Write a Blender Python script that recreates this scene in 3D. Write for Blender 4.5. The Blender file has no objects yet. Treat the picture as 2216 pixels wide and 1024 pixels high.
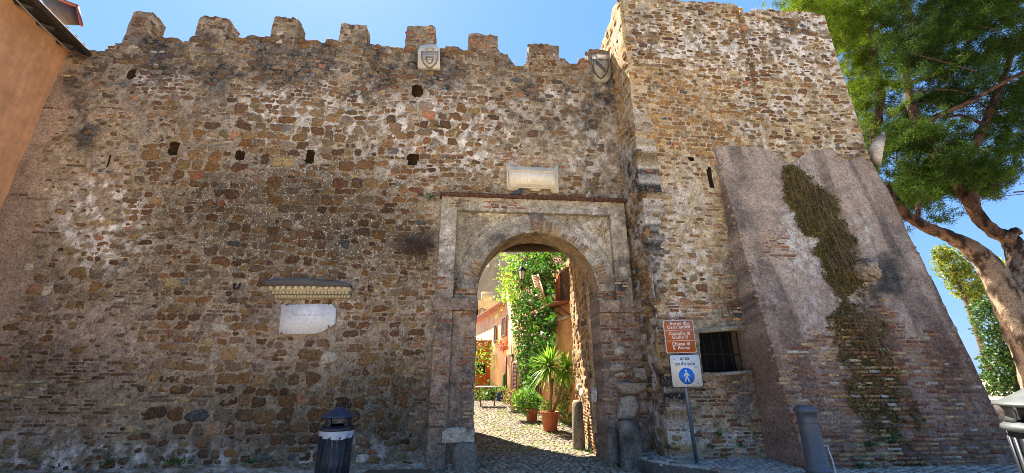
import bpy, math, random
import numpy as np
from mathutils import Vector, Matrix
R = math.radians
scene = bpy.context.scene
# ---------------------------------------------------------------- camera, sky, sun, exposure
FPX, CX, CY, EYE = 885.0, 1108.0, 512.0, 1.55
TH = math.atan(300 / FPX); CT, ST = math.cos(TH), math.sin(TH)
cam_d = bpy.data.cameras.new('camera'); cam = bpy.data.objects.new('camera', cam_d)
scene.collection.objects.link(cam); scene.camera = cam
cam_d.sensor_width = 36; cam_d.lens = FPX / 2216 * 36
cam_d.clip_start = .05; cam_d.clip_end = 3000
cam.location = (0, 0, EYE); cam.rotation_euler = (math.pi / 2 + TH, 0, 0)
TOSUN = Vector((-.76, 1, 2.0)).normalized()
SUN_EL = math.asin(TOSUN.z); SUN_AZ = math.atan2(TOSUN.x, TOSUN.y)
world = bpy.data.worlds.new('World'); scene.world = world; world.use_nodes = True
wn = world.node_tree.nodes; wl = world.node_tree.links; wn.clear()
wo = wn.new('ShaderNodeOutputWorld'); bg = wn.new('ShaderNodeBackground'); sky = wn.new('ShaderNodeTexSky')
sky.sky_type = 'NISHITA'; sky.sun_disc = False; sky.sun_elevation = SUN_EL; sky.sun_rotation = SUN_AZ
sky.altitude = 10; sky.air_density = 1.1; sky.dust_density = .6; sky.ozone_density = 1.6
bg.inputs['Strength'].default_value = .14
cap = wn.new('ShaderNodeMix'); cap.data_type = 'RGBA'; cap.blend_type = 'DARKEN'; cap.inputs[0].default_value = .9   # even out the glare round the sun
cap.inputs[7].default_value = (.29, .75, 1.76, 1); wl.new(sky.outputs[0], cap.inputs[6]); wl.new(cap.outputs[2], bg.inputs['Color']); wl.new(bg.outputs[0], wo.inputs['Surface'])
sun_d = bpy.data.lights.new('sun', 'SUN'); sun_d.energy = 5.0; sun_d.angle = R(.5); sun_d.color = (1, .93, .82)
sun = bpy.data.objects.new('sun', sun_d); scene.collection.objects.link(sun)
sun.rotation_euler = TOSUN.to_track_quat('Z', 'Y').to_euler(); sun.location = (0, 0, 40)
scene.view_settings.view_transform = 'Standard'; scene.view_settings.look = 'None'
scene.view_settings.exposure = 2.12; scene.view_settings.gamma = 1
scene.cycles.max_bounces = 8; scene.cycles.diffuse_bounces = 4; scene.cycles.transparent_max_bounces = 6
scene.cycles.use_denoising = True; scene.cycles.denoising_prefilter = 'NONE'; scene.cycles.filter_width = .9; scene.cycles.sample_clamp_indirect = 4

# ---------------------------------------------------------------- helpers
rng = np.random.default_rng(7); rnd = random.Random(5)
def lin(c):
    c = np.asarray(c, float) / 255.
    return np.where(c <= .04045, c / 12.92, ((c + .055) / 1.055) ** 2.4)
def L(r, g, b): return lin((r, g, b))
def ray(u, v):
    a = (u - CX) / FPX; b = (CY - v) / FPX
    return np.array((a, CT - b * ST, ST + b * CT))
def proj(P):
    P = np.asarray(P, float); x = P[..., 0]; y = P[..., 1]; z = P[..., 2] - EYE
    d = np.maximum(y * CT + z * ST, .05)
    return CX + FPX * x / d, CY - FPX * (z * CT - y * ST) / d
EY = np.array((0, 0, EYE))
def at_y(u, v, Y): r = ray(u, v); return EY + r * (Y / r[1])
class Surf:
    def __init__(s, O, U, V, N):
        s.O, s.U, s.V = [np.asarray(q, float) for q in (O, U, V)]; N = np.asarray(N, float); s.N = N / np.linalg.norm(N)
    def pt(s, a, b, off=0.):
        a = np.asarray(a, float)[..., None]; b = np.asarray(b, float)[..., None]; off = np.asarray(off, float)[..., None]
        return s.O + s.U * a + s.V * b + s.N * off
    def px(s, u, v, off=0.):
        r = ray(u, v); M = np.array((s.U, s.V, -r)).T
        q = np.linalg.solve(M, EY - s.O - s.N * off); return q[0], q[1]
    def shift(s, off): return Surf(s.O + s.N * off, s.U, s.V, s.N)
def h3(i, j, k, sd):
    n = (i * 374761393 + j * 668265263 + k * 2147483647 + sd * 974711) & 0xffffffff
    n = ((n ^ (n >> 13)) * 1274126177) & 0xffffffff; n = (n ^ (n >> 16))
    return (n & 0xffff) / 65535.
def vn(P, sc, sd=0):
    Q = np.asarray(P, float) * sc; I = np.floor(Q).astype(np.int64); F = Q - I; F = F * F * (3 - 2 * F); r = 0
    for a in (0, 1):
        for b in (0, 1):
            for c in (0, 1):
                w = (F[..., 0] if a else 1 - F[..., 0]) * (F[..., 1] if b else 1 - F[..., 1]) * (F[..., 2] if c else 1 - F[..., 2])
                r = r + w * h3(I[..., 0] + a, I[..., 1] + b, I[..., 2] + c, sd)
    return r
def fbm(P, sc, o=4, sd=0):
    r = 0; a = .5; t = 0
    for i in range(o): r = r + a * vn(P, sc * 2 ** i, sd + i); t += a; a *= .55
    return r / t
def mixc(a, b, f): f = np.clip(np.asarray(f, float), 0, 1)[..., None]; return a * (1 - f) + b * f
def sstep(a, b, x): t = np.clip((x - a) / (b - a), 0, 1); return t * t * (3 - 2 * t)
def blobs(B, u, v):
    r = np.zeros_like(u, dtype=float)
    for b in B:
        x = (u - b[0]) / b[2]; y = (v - b[1]) / b[3]
        d = x * x + y * y
        r = r + b[4] * np.exp(-d * d * .7)
    return r
class MB:
    def __init__(s): s.v = []; s.f = {3: [], 4: []}; s.c = []; s.n = 0; s.ng = []
    def add(s, V, F, C=None):
        V = np.asarray(V, float).reshape(-1, 3); s.v.append(V)
        C = np.ones((len(V), 4)) if C is None else np.asarray(C, float)
        if C.ndim == 1: C = np.tile(C, (len(V), 1))
        if C.shape[1] == 3: C = np.concatenate((C, np.zeros((len(C), 1))), 1)
        s.c.append(C)
        for q in (F if isinstance(F, (list, tuple)) and len(F) and isinstance(F[0], np.ndarray) and F[0].ndim == 2 else [F]):
            q = np.asarray(q)
            if len(q) == 0: continue
            if q.shape[1] in (3, 4): s.f[q.shape[1]].append(q + s.n)
            else: s.ng.extend([[int(i) + s.n for i in r] for r in q])
        s.n += len(V); return s
    def box(s, c, d, rot=None, C=None):
        q = np.array([(x, y, z) for x in (-1, 1) for y in (-1, 1) for z in (-1, 1)], float) * np.asarray(d, float) / 2
        if rot is not None: q = q @ np.array(rot).T
        return s.add(q + np.asarray(c, float), BOXF, C)
    def tube(s, pts, rad, n=8, C=None, cap=True):
        pts = [np.asarray(p, float) for p in pts]; k = len(pts); rad = np.broadcast_to(np.asarray(rad, float), (k,))
        t0 = pts[1] - pts[0]; t0 = t0 / np.linalg.norm(t0)
        a = np.cross(t0, (0, 0, 1.)) if abs(t0[2]) < .9 else np.cross(t0, (0, 1., 0)); a /= np.linalg.norm(a); V = []
        for i in range(k):
            t = pts[min(i + 1, k - 1)] - pts[max(i - 1, 0)]; t = t / max(np.linalg.norm(t), 1e-9)
            a = a - t * np.dot(a, t); a /= max(np.linalg.norm(a), 1e-9); b = np.cross(t, a)
            an = np.arange(n) * 2 * np.pi / n
            V.append(pts[i] + rad[i] * (np.cos(an)[:, None] * a + np.sin(an)[:, None] * b))
        V = np.concatenate(V); F = []
        for i in range(k - 1):
            for j in range(n): F.append((i * n + j, i * n + (j + 1) % n, (i + 1) * n + (j + 1) % n, (i + 1) * n + j))
        F = [np.array(F)]
        if cap:
            V = np.concatenate((V, [pts[0], pts[-1]])); o = k * n
            F.append(np.array([(o, (j + 1) % n, j) for j in range(n)] + [(o + 1, (k - 1) * n + j, (k - 1) * n + (j + 1) % n) for j in range(n)]))
        return s.add(V, F, C)
    def lathe(s, prof, n=24, c=(0, 0, 0), C=None, wob=None):
        an = np.arange(n) * 2 * np.pi / n; V = []
        for i, (r, z) in enumerate(prof):
            rr = np.full(n, r) if wob is None else r * (1 + wob(an, i))
            V.append(np.stack((rr * np.cos(an), rr * np.sin(an), np.full(n, z)), 1))
        V = np.concatenate(V); k = len(prof)
        F = [(i * n + j, i * n + (j + 1) % n, (i + 1) * n + (j + 1) % n, (i + 1) * n + j) for i in range(k - 1) for j in range(n)]
        s.add(V + np.asarray(c, float), np.array(F), C); return s
    def prism(s, poly, surf, off0, off1, C=None):
        poly = np.asarray(poly, float); n = len(poly)
        V = np.concatenate((surf.pt(poly[:, 0], poly[:, 1], np.full(n, off0)), surf.pt(poly[:, 0], poly[:, 1], np.full(n, off1))))
        s.add(V, np.array([(i, (i + 1) % n, n + (i + 1) % n, n + i) for i in range(n)]), C)
        s.n -= len(V); s.ng.append([s.n + n + i for i in range(n)]); s.ng.append([s.n + n - 1 - i for i in range(n)]); s.n += len(V)
        return s
    def build(s, name, mat, parent=None, smooth=False):
        me = bpy.data.meshes.new(name); V = np.concatenate(s.v)
        f3 = np.concatenate(s.f[3]) if s.f[3] else np.zeros((0, 3), int); f4 = np.concatenate(s.f[4]) if s.f[4] else np.zeros((0, 4), int)
        ng = np.array([i for g in s.ng for i in g], int); nl = np.array([len(g) for g in s.ng], int)
        li = np.concatenate((f3.ravel(), f4.ravel(), ng)); tot = np.concatenate((np.full(len(f3), 3), np.full(len(f4), 4), nl)).astype(int)
        st = np.concatenate(([0], np.cumsum(tot)[:-1])) if len(tot) else np.zeros(0)
        me.vertices.add(len(V)); me.vertices.foreach_set('co', V.ravel())
        me.loops.add(len(li)); me.loops.foreach_set('vertex_index', li.astype(np.int32))
        me.polygons.add(len(tot)); me.polygons.foreach_set('loop_start', st.astype(np.int32)); me.polygons.foreach_set('loop_total', tot.astype(np.int32))
        if smooth: me.polygons.foreach_set('use_smooth', np.ones(len(tot), bool))
        me.update(calc_edges=True); me.validate()
        ca = me.color_attributes.new('Col', 'FLOAT_COLOR', 'POINT'); C = np.concatenate(s.c)
        if len(C) == len(me.vertices): ca.data.foreach_set('color', C.ravel().astype(np.float32))
        if isinstance(mat, (list, tuple)):
            for m in mat: me.materials.append(m)
        else: me.materials.append(mat)
        ob = bpy.data.objects.new(name, me); scene.collection.objects.link(ob)
        if parent is not None: ob.parent = parent; ob.matrix_parent_inverse = parent.matrix_basis.inverted()
        return ob
BOXF = np.array([(0, 1, 3, 2), (4, 6, 7, 5), (0, 4, 5, 1), (2, 3, 7, 6), (0, 2, 6, 4), (1, 5, 7, 3)])
def tag(o, label=None, cat=None, group=None, kind=None):
    for k, v in (('label', label), ('category', cat), ('group', group), ('kind', kind)):
        if v: o[k] = v
    return o
def thing(name, loc, label, cat, group=None, rz=0):
    o = bpy.data.objects.new(name, None); scene.collection.objects.link(o); o.location = loc; o.rotation_euler = (0, 0, rz)
    o.empty_display_size = .2; return tag(o, label, cat, group)
def localize(t):
    for c in scene.objects:
        if c.parent == t: c.matrix_parent_inverse.identity()
    return t
def copy_tree(o, parent=None):
    c = o.copy(); scene.collection.objects.link(c); c.parent = parent
    for ch in [q for q in scene.objects if q.parent == o]: copy_tree(ch, c)
    return c
# ---------------------------------------------------------------- materials
def nodes(name):
    m = bpy.data.materials.new(name); m.use_nodes = True; nt = m.node_tree; nt.nodes.clear()
    o = nt.nodes.new('ShaderNodeOutputMaterial'); p = nt.nodes.new('ShaderNodeBsdfPrincipled'); nt.links.new(p.outputs[0], o.inputs[0])
    return m, nt, p
def N(nt, t, **k):
    n = nt.nodes.new('ShaderNode' + t)
    for a, b in k.items():
        if a in n.inputs: n.inputs[a].default_value = b
        else: setattr(n, a, b)
    return n
def mixn(nt, fac, a, b, mode='MIX'):
    n = nt.nodes.new('ShaderNodeMix'); n.data_type = 'RGBA'; n.blend_type = mode
    for s, q in ((0, fac), (6, a), (7, b)):
        if isinstance(q, bpy.types.NodeSocket): nt.links.new(q, n.inputs[s])
        elif s == 0: n.inputs[0].default_value = q
        else: n.inputs[s].default_value = (*q[:3], 1)
    return n.outputs[2]
def ramp(nt, fac, *st):
    n = nt.nodes.new('ShaderNodeValToRGB'); e = n.color_ramp.elements
    while len(e) < len(st): e.new(.5)
    for q, (p, c) in zip(e, st): q.position = p; q.color = (*c, 1) if not isinstance(c, (int, float)) else (c, c, c, 1)
    nt.links.new(fac, n.inputs[0]); return n.outputs[0]
def masonry_mat(name, rough=.95, bump=.8, speck=True, fine=38., dist=.03, tint=None, mott=1.):
    """colour per stone from the mesh, mottled, with lichen specks and a rough micro relief"""
    m, nt, p = nodes(name); p.inputs['Roughness'].default_value = rough; p.inputs['Specular IOR Level'].default_value = .15
    at = N(nt, 'VertexColor', layer_name='Col'); tc = N(nt, 'TexCoord')
    def noise(sc, det=4, rg=.6):
        n = N(nt, 'TexNoise', Scale=sc, Detail=det, Roughness=rg); nt.links.new(tc.outputs['Object'], n.inputs['Vector']); return n.outputs['Fac']
    c = mixn(nt, 1, at.outputs['Color'], ramp(nt, noise(22, 5, .7), (.25, 1 - .58 * mott), (.5, .98), (.75, 1 + .65 * mott)), 'MULTIPLY')
    c = mixn(nt, 1, c, ramp(nt, noise(3.1, 4), (.3, (.86, .84, .84)), (.7, (1.14, 1.13, 1.1))), 'MULTIPLY')
    if tint: c = mixn(nt, 1, c, tint, 'MULTIPLY')
    if speck:
        f = N(nt, 'Math', operation='MULTIPLY'); nt.links.new(ramp(nt, noise(30, 2, .5), (.60, 0.), (.66, 1.)), f.inputs[0]); nt.links.new(at.outputs['Alpha'], f.inputs[1])
        c = mixn(nt, f.outputs[0], c, L(196, 190, 176))
        g = ramp(nt, noise(34, 2, .5), (.30, .9), (.38, 0.)); c = mixn(nt, g, c, L(48, 42, 36))
    nt.links.new(c, p.inputs['Base Color'])
    b = N(nt, 'Bump', Strength=bump, Distance=dist); nt.links.new(noise(fine, 6, .7), b.inputs['Height']); nt.links.new(b.outputs[0], p.inputs['Normal'])
    return m
def plain(name, col, rough=.6, metal=0., var=.15, sc=8., bump=0., bsc=60., vc=False, spec=.4, dirt=None, dist=.01):
    m, nt, p = nodes(name); p.inputs['Roughness'].default_value = rough; p.inputs['Metallic'].default_value = metal; p.inputs['Specular IOR Level'].default_value = spec
    tc = N(nt, 'TexCoord'); n = N(nt, 'TexNoise', Scale=sc, Detail=5., Roughness=.65); nt.links.new(tc.outputs['Object'], n.inputs['Vector'])
    base = N(nt, 'VertexColor', layer_name='Col').outputs['Color'] if vc else tuple(col)
    if not vc:
        r = N(nt, 'RGB'); r.outputs[0].default_value = (*col, 1); base = r.outputs[0]
    c = mixn(nt, 1, base, ramp(nt, n.outputs['Fac'], (.3, 1 - var), (.7, 1 + var)), 'MULTIPLY')
    if dirt is not None:
        n3 = N(nt, 'TexNoise', Scale=sc * .45, Detail=7., Roughness=.7); nt.links.new(tc.outputs['Object'], n3.inputs['Vector'])
        c = mixn(nt, ramp(nt, n3.outputs['Fac'], (.5, 0.), (.68, .75)), c, dirt)
    nt.links.new(c, p.inputs['Base Color'])
    if bump:
        n2 = N(nt, 'TexNoise', Scale=bsc, Detail=5., Roughness=.65); nt.links.new(tc.outputs['Object'], n2.inputs['Vector'])
        b = N(nt, 'Bump', Strength=bump, Distance=dist); nt.links.new(n2.outputs['Fac'], b.inputs['Height']); nt.links.new(b.outputs[0], p.inputs['Normal'])
    return m
def leafm(name, rough=.5, trans=.35, spec=.35):
    m, nt, p = nodes(name); p.inputs['Roughness'].default_value = rough; p.inputs['Specular IOR Level'].default_value = spec
    at = N(nt, 'VertexColor', layer_name='Col'); nt.links.new(at.outputs['Color'], p.inputs['Base Color'])
    t = N(nt, 'BsdfTranslucent'); c = mixn(nt, 1, at.outputs['Color'], (1.5, 1.5, .6), 'MULTIPLY'); nt.links.new(c, t.inputs['Color'])
    mx = N(nt, 'MixShader'); mx.inputs[0].default_value = trans
    nt.links.new(p.outputs[0], mx.inputs[1]); nt.links.new(t.outputs[0], mx.inputs[2]); nt.links.new(mx.outputs[0], nt.nodes['Material Output'].inputs[0])
    return m
M = dict(
    wall=masonry_mat('rubble_masonry', tint=(1.11, 1.05, .96)), cobble=masonry_mat('cobble_stone', rough=.85, bump=.35, speck=False, tint=(1.06, 1.0, .88)),
    marble=plain('weathered_marble', L(205, 203, 198), .7, var=.12, sc=6, bump=.25, dirt=L(120, 112, 98), vc=False),
    leaf=leafm('leaves'), needle=leafm('pine_needles', .7, .3, .08),
    iron=plain('rusty_iron', L(52, 40, 34), .8, .3, var=.4, sc=30, bump=.2),
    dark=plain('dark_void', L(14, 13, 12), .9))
# ---------------------------------------------------------------- masonry engine
RUB = np.array([L(126, 96, 66), L(114, 84, 58), L(134, 106, 74), L(104, 76, 54), L(120, 90, 68), L(142, 114, 80), L(92, 68, 52), L(130, 96, 62), L(118, 100, 78), L(112, 78, 54)])
PIT_SHADE = np.array([L(62, 52, 44), L(74, 62, 50)])  # dark chip colours: the shade of open pits painted onto fill stones
ODD = np.array([L(112, 110, 106), L(158, 138, 98), L(150, 104, 74), L(186, 176, 156), L(86, 84, 84), L(160, 120, 90)])
BRK = np.array([L(150, 98, 68), L(166, 122, 84), L(182, 148, 102), L(134, 82, 58), L(120, 74, 54), L(158, 108, 74), L(192, 166, 124), L(112, 84, 66)])
DBRK = np.array([L(88, 64, 48), L(98, 76, 56), L(76, 58, 46), L(108, 82, 60), L(84, 70, 58), L(186, 160, 112), L(94, 68, 52), L(104, 74, 58)])
def relief(mb, surf, s0, s1, bot, top, ds, disp, col, depth, off=0., sides=True, holes=(), cut=None):
    ns = max(2, int(math.ceil((s1 - s0) / ds)) + 1); S = np.linspace(s0, s1, ns)
    B = bot(S); T = np.maximum(top(S), B + .02); nr = max(2, int(math.ceil((T - B).max() / ds)) + 1)
    j = np.linspace(0, 1, nr)[:, None]; t = B + (T - B) * j; s = np.broadcast_to(S, t.shape)
    P0 = surf.pt(s, t, off); D = disp(P0, s, t); P = surf.pt(s, t, off + D); C = col(P0, s, t)
    i = np.arange(nr * ns).reshape(nr, ns)
    F = np.stack((i[:-1, :-1], i[:-1, 1:], i[1:, 1:], i[1:, :-1]), -1).reshape(-1, 4)
    sc_, tc_ = s.ravel()[F].mean(1), t.ravel()[F].mean(1)
    if cut is not None: k_ = ~cut(sc_, tc_); F = F[k_]; sc_, tc_ = sc_[k_], tc_[k_]
    for a, b, w, h, *dp in holes:                       # a real recess: the skin is opened and a five-sided niche set behind it
        if not (s0 <= a <= s1): continue
        F = F[~((np.abs(sc_ - a) < w / 2) & (np.abs(tc_ - b) < h / 2))] if dp else F[((2 * np.abs(sc_ - a) / w) ** 4 + (2 * np.abs(tc_ - b) / h) ** 4) > .75 + .9 * (vn(np.stack((sc_, tc_, sc_ * 0), -1), 9., 4) - .3)]; sc_, tc_ = s.ravel()[F].mean(1), t.ravel()[F].mean(1)
        q_ = 1. if dp else 1.25; w, h = w * q_ + ds, h * q_ + ds; o = float(np.mean(disp(surf.pt([a], [b], off), np.array([a]), np.array([b])))) + off; d = dp[0] if dp else .3
        q = [(a - w / 2, b - h / 2), (a + w / 2, b - h / 2), (a + w / 2, b + h / 2), (a - w / 2, b + h / 2)]
        V = np.concatenate((surf.pt([x[0] for x in q], [x[1] for x in q], np.full(4, o - .012)), surf.pt([x[0] for x in q], [x[1] for x in q], np.full(4, o - d))))
        mb.add(V, np.array([(0, 1, 5, 4), (1, 2, 6, 5), (2, 3, 7, 6), (3, 0, 4, 7), (4, 5, 6, 7)]), np.array((*L(74, 60, 48), .0)))
    mb.add(P.reshape(-1, 3), F, C.reshape(-1, C.shape[-1]))
    if sides:
        ring = [(0, k) for k in range(ns)] + [(k, ns - 1) for k in range(1, nr)] + [(nr - 1, k) for k in range(ns - 2, -1, -1)] + [(k, 0) for k in range(nr - 2, 0, -1)]
        a = np.array([r[0] for r in ring]); b = np.array([r[1] for r in ring]); m = len(ring); lay = [P[a, b]]; cl = [C[a, b]]
        nd = max(1, min(6, int(depth / .12)))
        for q in range(1, nd + 1):
            X = surf.pt(s[a, b], t[a, b], off - depth * q / nd); X = X + (fbm(X, 5, 2, 3)[:, None] - .5) * (.06 if q < nd else 0); lay.append(X); cl.append(C[a, b])
        V = np.concatenate(lay); k = np.arange(m); F = []
        for q in range(nd): F.append(np.stack((q * m + (k + 1) % m, q * m + k, (q + 1) * m + k, (q + 1) * m + (k + 1) % m), 1))
        mb.add(V, np.concatenate(F), np.concatenate(cl))
        if cut is not None: return
        Pb = surf.pt(np.concatenate((S, S)), np.concatenate((B, T)), -depth + off); k = np.arange(ns - 1)
        mb.add(Pb, np.stack((k + 1, k, ns + k, ns + k + 1), 1), np.concatenate((C[0], C[-1])))
def cells(s0, s1, t0, t1, h0, h1, a0, a1, r):
    o = []; t = t0
    while t < t1:
        h = r.uniform(h0, h1); s = s0 - r.uniform(0, h)
        while s < s1:
            w = h * r.uniform(a0, a1); o.append((s + w / 2, t + h / 2, w, h)); s += w
        t += h
    return np.array(o)
def stone(mb, surf, s, t, w, h, prot, col, r, n=11, k=None, off=0.):
    k = k or r.uniform(2.6, 7.0); th = np.arange(n) * 2 * np.pi / n + r.uniform(0, 6)
    c, sn = np.cos(th), np.sin(th); rad = (np.abs(c) ** k + np.abs(sn) ** k) ** (-1 / k) * (1 + r.uniform(-.2, .12, n) + .1 * np.sin(2 * th + r.uniform(0, 6)) + .08 * np.sin(3 * th + r.uniform(0, 6)))
    x = c * rad * w / 2; y = sn * rad * h / 2; a = r.normal(0, .07); x, y = x * math.cos(a) - y * math.sin(a), x * math.sin(a) + y * math.cos(a)
    tilt = r.normal(0, .08, 2); z1 = prot * .75; z2 = prot * (1 + r.normal(0, .12, n))
    X = np.concatenate((x, x * .95, x * .6, [0])); Y = np.concatenate((y, y * .95, y * .6, [0]))
    Z = np.concatenate((np.full(n, -.04), np.full(n, z1), z2, [prot * 1.1])) + X * tilt[0] * .35 + Y * tilt[1] * .35 + off
    V = surf.pt(s + X, t + Y, Z); i = np.arange(n); q = (i + 1) % n
    F4 = np.concatenate((np.stack((i, q, n + q, n + i), 1), np.stack((n + i, n + q, 2 * n + q, 2 * n + i), 1)))
    C = np.tile(np.append(col, .18), (len(V), 1)); C[:, :3] *= (1 + r.normal(0, .07, len(V)))[:, None]
    mb.add(V, [F4, np.stack((2 * n + i, 2 * n + q, np.full(n, 3 * n)), 1)], C)
def brick(mb, surf, s, t, w, h, prot, col, r, off=0., rot=0.):
    j = r.normal(0, .0035, (8, 2)); x = np.array((-1, 1, 1, -1)) * w / 2; y = np.array((-1, -1, 1, 1)) * h / 2
    X = np.concatenate((x, x * .96)) + j[:, 0]; Y = np.concatenate((y, y * .84)) + j[:, 1]
    if rot: X, Y = X * math.cos(rot) - Y * math.sin(rot), X * math.sin(rot) + Y * math.cos(rot)
    Z = np.concatenate((np.full(4, -.02), prot + r.normal(0, .002, 4))) + off; V = surf.pt(s + X, t + Y, Z)
    C = np.tile(np.append(col, .12), (8, 1)); C[:, :3] *= (1 + r.normal(0, .05, 8))[:, None]
    mb.add(V, np.array([(4, 5, 6, 7), (0, 1, 5, 4), (1, 2, 6, 5), (2, 3, 7, 6), (3, 0, 4, 7)]), C)
def lump(mb, c, rx, ry, rz, col, r, n=8, m=5):
    V = []
    for i in range(m + 1):
        ph = math.pi * i / m
        for j in range(n):
            a = 2 * math.pi * (j + .5 * (i % 2)) / n; q = 1 + r.uniform(-.16, .16); k = 3.2
            x, y, z = math.sin(ph) * math.cos(a), math.sin(ph) * math.sin(a), math.cos(ph); rr = q * (abs(x) ** k + abs(y) ** k + abs(z) ** k) ** (-1 / k)
            V.append((x * rr * rx, y * rr * ry, z * rr * rz))
    F = [(i * n + j, (i + 1) * n + j, (i + 1) * n + (j + 1) % n, i * n + (j + 1) % n) for i in range(m) for j in range(n)]
    C = np.tile(np.append(col, .15), (len(V), 1)); C[:, :3] *= (1 + r.normal(0, .1, len(V)))[:, None]
    mb.add(np.array(V) + np.asarray(c, float), np.array(F), C)
RUB = RUB * .97 * np.array((.98, 1.02, .96))
MORT, PINK, BLACK, WHITE = L(140, 126, 104), L(158, 138, 120), L(58, 56, 54), L(186, 181, 174)
def mortar_col(fd, P, r_sd=0):
    base = mixc(np.broadcast_to(fd.get('mort', MORT), P.shape).copy(), PINK, fd['pink'])
    n1 = fbm(P, 2.2, 5, 11 + r_sd); n2 = fbm(P, 5.5, 4, 31 + r_sd); n3 = fbm(P, 1.1, 4, 51); n4 = fbm(P, 13., 3, 52)
    base = mixc(base, L(122, 100, 76), sstep(.5, .75, n2) * .55)
    base = mixc(base, BLACK, sstep(.66, .32, n1) * fd['dark'] * 1.5 + sstep(.66, .8, n3) * .35)
    base = mixc(base, WHITE, sstep(.42, .62, n2 * .6 + n4 * .4) * fd['white'] * 1.35)
    C = base * (fd['tone'] * (1 + (n4 - .5) * (1.1 - .85 * fd.get('smooth', 0.))))[..., None]
    return np.concatenate((C, np.clip(fd['speck'], 0, 1)[..., None]), -1)
def lay(mb, surf, s0, s1, t0, t1, field, inside, r, rub=(.15, .25, .9, 2.2), brickp=None, prot=(-.004, .028), fill=True, dens=1., off=0., pal=None, gap=.015, low=None, kindmid=True, big=None):
    """rubble, then brick courses where the field says brick, then small stones in the gaps, some dark to paint shaded pits"""
    q = .025; W = int((s1 - s0) / q) + 2; H = int((t1 - t0) / q) + 2; occ = np.zeros((H, W), bool)
    def mark(s, t, w, h, test=False):
        a, b = int((s - w / 2 - s0) / q), int((s + w / 2 - s0) / q) + 1; c, d = int((t - h / 2 - t0) / q), int((t + h / 2 - t0) / q) + 1
        a, c = max(a, 0), max(c, 0); v = occ[c:d, a:b]
        if test: return v.size > 0 and v.any()
        occ[c:d, a:b] = True
    pal = RUB if pal is None else pal
    def go(C, kind):
        if len(C) == 0: return
        if kind == 'rub':
            P = surf.pt(C[:, 0], C[:, 1]); C[:, 1] += (fbm(P * (1, 1, .35), .8, 2, 77) - .5) * .5
        P = surf.pt(C[:, 0], C[:, 1]); fd = field(P); ok = inside(C[:, 0], C[:, 1], C[:, 2], C[:, 3])
        lw = low(P) if low else np.zeros(len(C)); vis = r.uniform(0, 1, len(C)); nz = fbm(P, 1.7, 3, 5)
        for i in np.nonzero(ok)[0]:
            s, t, w, h = C[i]; bk = fd['brick'][i] > .5; cov = fd['cov'][i] + (nz[i] - .5) * 1.0
            if kind == 'brick':
                if not bk or vis[i] < cov * .9: continue
                p = DBRK if fd['dbrick'][i] > .5 else BRK; c = p[r.integers(len(p))] * fd['tone'][i]
                if r.random() < .05: c = L(190, 182, 168) * fd['tone'][i]
                c = mixc(c, mortar_col({k: (v[i:i + 1] if k != 'mort' or np.ndim(v) == 2 else v) for k, v in fd.items()}, P[i:i + 1])[0, :3], np.array(r.beta(1.3, 3)))
                brick(mb, surf, s, t, w - r.uniform(.012, .03), h * r.uniform(.55, .78), r.uniform(.0, .014), c, r, off + lw[i]); mark(s, t, w, h); continue
            if bk or vis[i] < cov * 1.0 or mark(s, t, w * .7, h * .7, True): continue
            sc = 1 - np.clip(cov, 0, 1) * r.uniform(.05, .42)
            g = gap if kind == 'rub' else .012
            p = pal if r.random() < (.94 if kind == 'rub' else .72) else ODD
            if kind != 'rub' and r.random() < .14: p = PIT_SHADE
            c = p[r.integers(len(p))] * fd['tone'][i] * r.uniform(.78, 1.15)
            c = mixc(c, L(84, 80, 76) * fd['tone'][i], np.array(fd['dark'][i] * r.uniform(.1, .75)))
            if r.random() < .25: c = mixc(c, L(150, 140, 126) * fd['tone'][i], np.array(r.uniform(.1, .5)))
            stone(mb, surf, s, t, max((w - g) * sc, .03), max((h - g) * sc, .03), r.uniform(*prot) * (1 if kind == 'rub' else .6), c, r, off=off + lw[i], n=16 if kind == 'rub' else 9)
            mark(s, t, (w - g) * sc, (h - g) * sc)
    if big:
        C = cells(s0, s1, t0, t1, *big[0], r); C = C[big[1](surf.pt(C[:, 0], C[:, 1]))]; go(C, 'rub')
    go(cells(s0, s1, t0, t1, *rub, r), 'rub')
    if brickp: go(cells(s0, s1, t0, t1, .058, .072, 2.2, 4.2, r), 'brick')
    if fill:
        if kindmid: go(cells(s0, s1, t0, t1, .07, .12, 1, 2., r), 'rub')
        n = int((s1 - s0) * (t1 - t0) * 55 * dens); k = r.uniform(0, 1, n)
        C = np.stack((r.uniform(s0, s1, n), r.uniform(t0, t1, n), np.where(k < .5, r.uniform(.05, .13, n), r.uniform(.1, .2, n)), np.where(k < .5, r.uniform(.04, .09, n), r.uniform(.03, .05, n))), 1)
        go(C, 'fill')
def profile(surf, pts):
    q = np.array([surf.px(*p) for p in pts]); i = np.argsort(q[:, 0], kind='stable'); return lambda s: np.interp(s, q[i, 0], q[i, 1])
MX = .09; UW = np.array((1, MX, 0)); NW = np.array((MX, -1, 0))
WALL = Surf((0, 8.4, 0), UW, (0, 0, 1), NW); TOWER = Surf((0, 7.504, 0), UW, (0, 0, 1), NW)
def base_field(P):
    z = np.zeros(P.shape[:-1]); return dict(cov=z + .04, dark=z.copy(), white=z + .1, pink=z.copy(), tone=z + 1., brick=z.copy(), dbrick=z.copy(), speck=z + .5)
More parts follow.
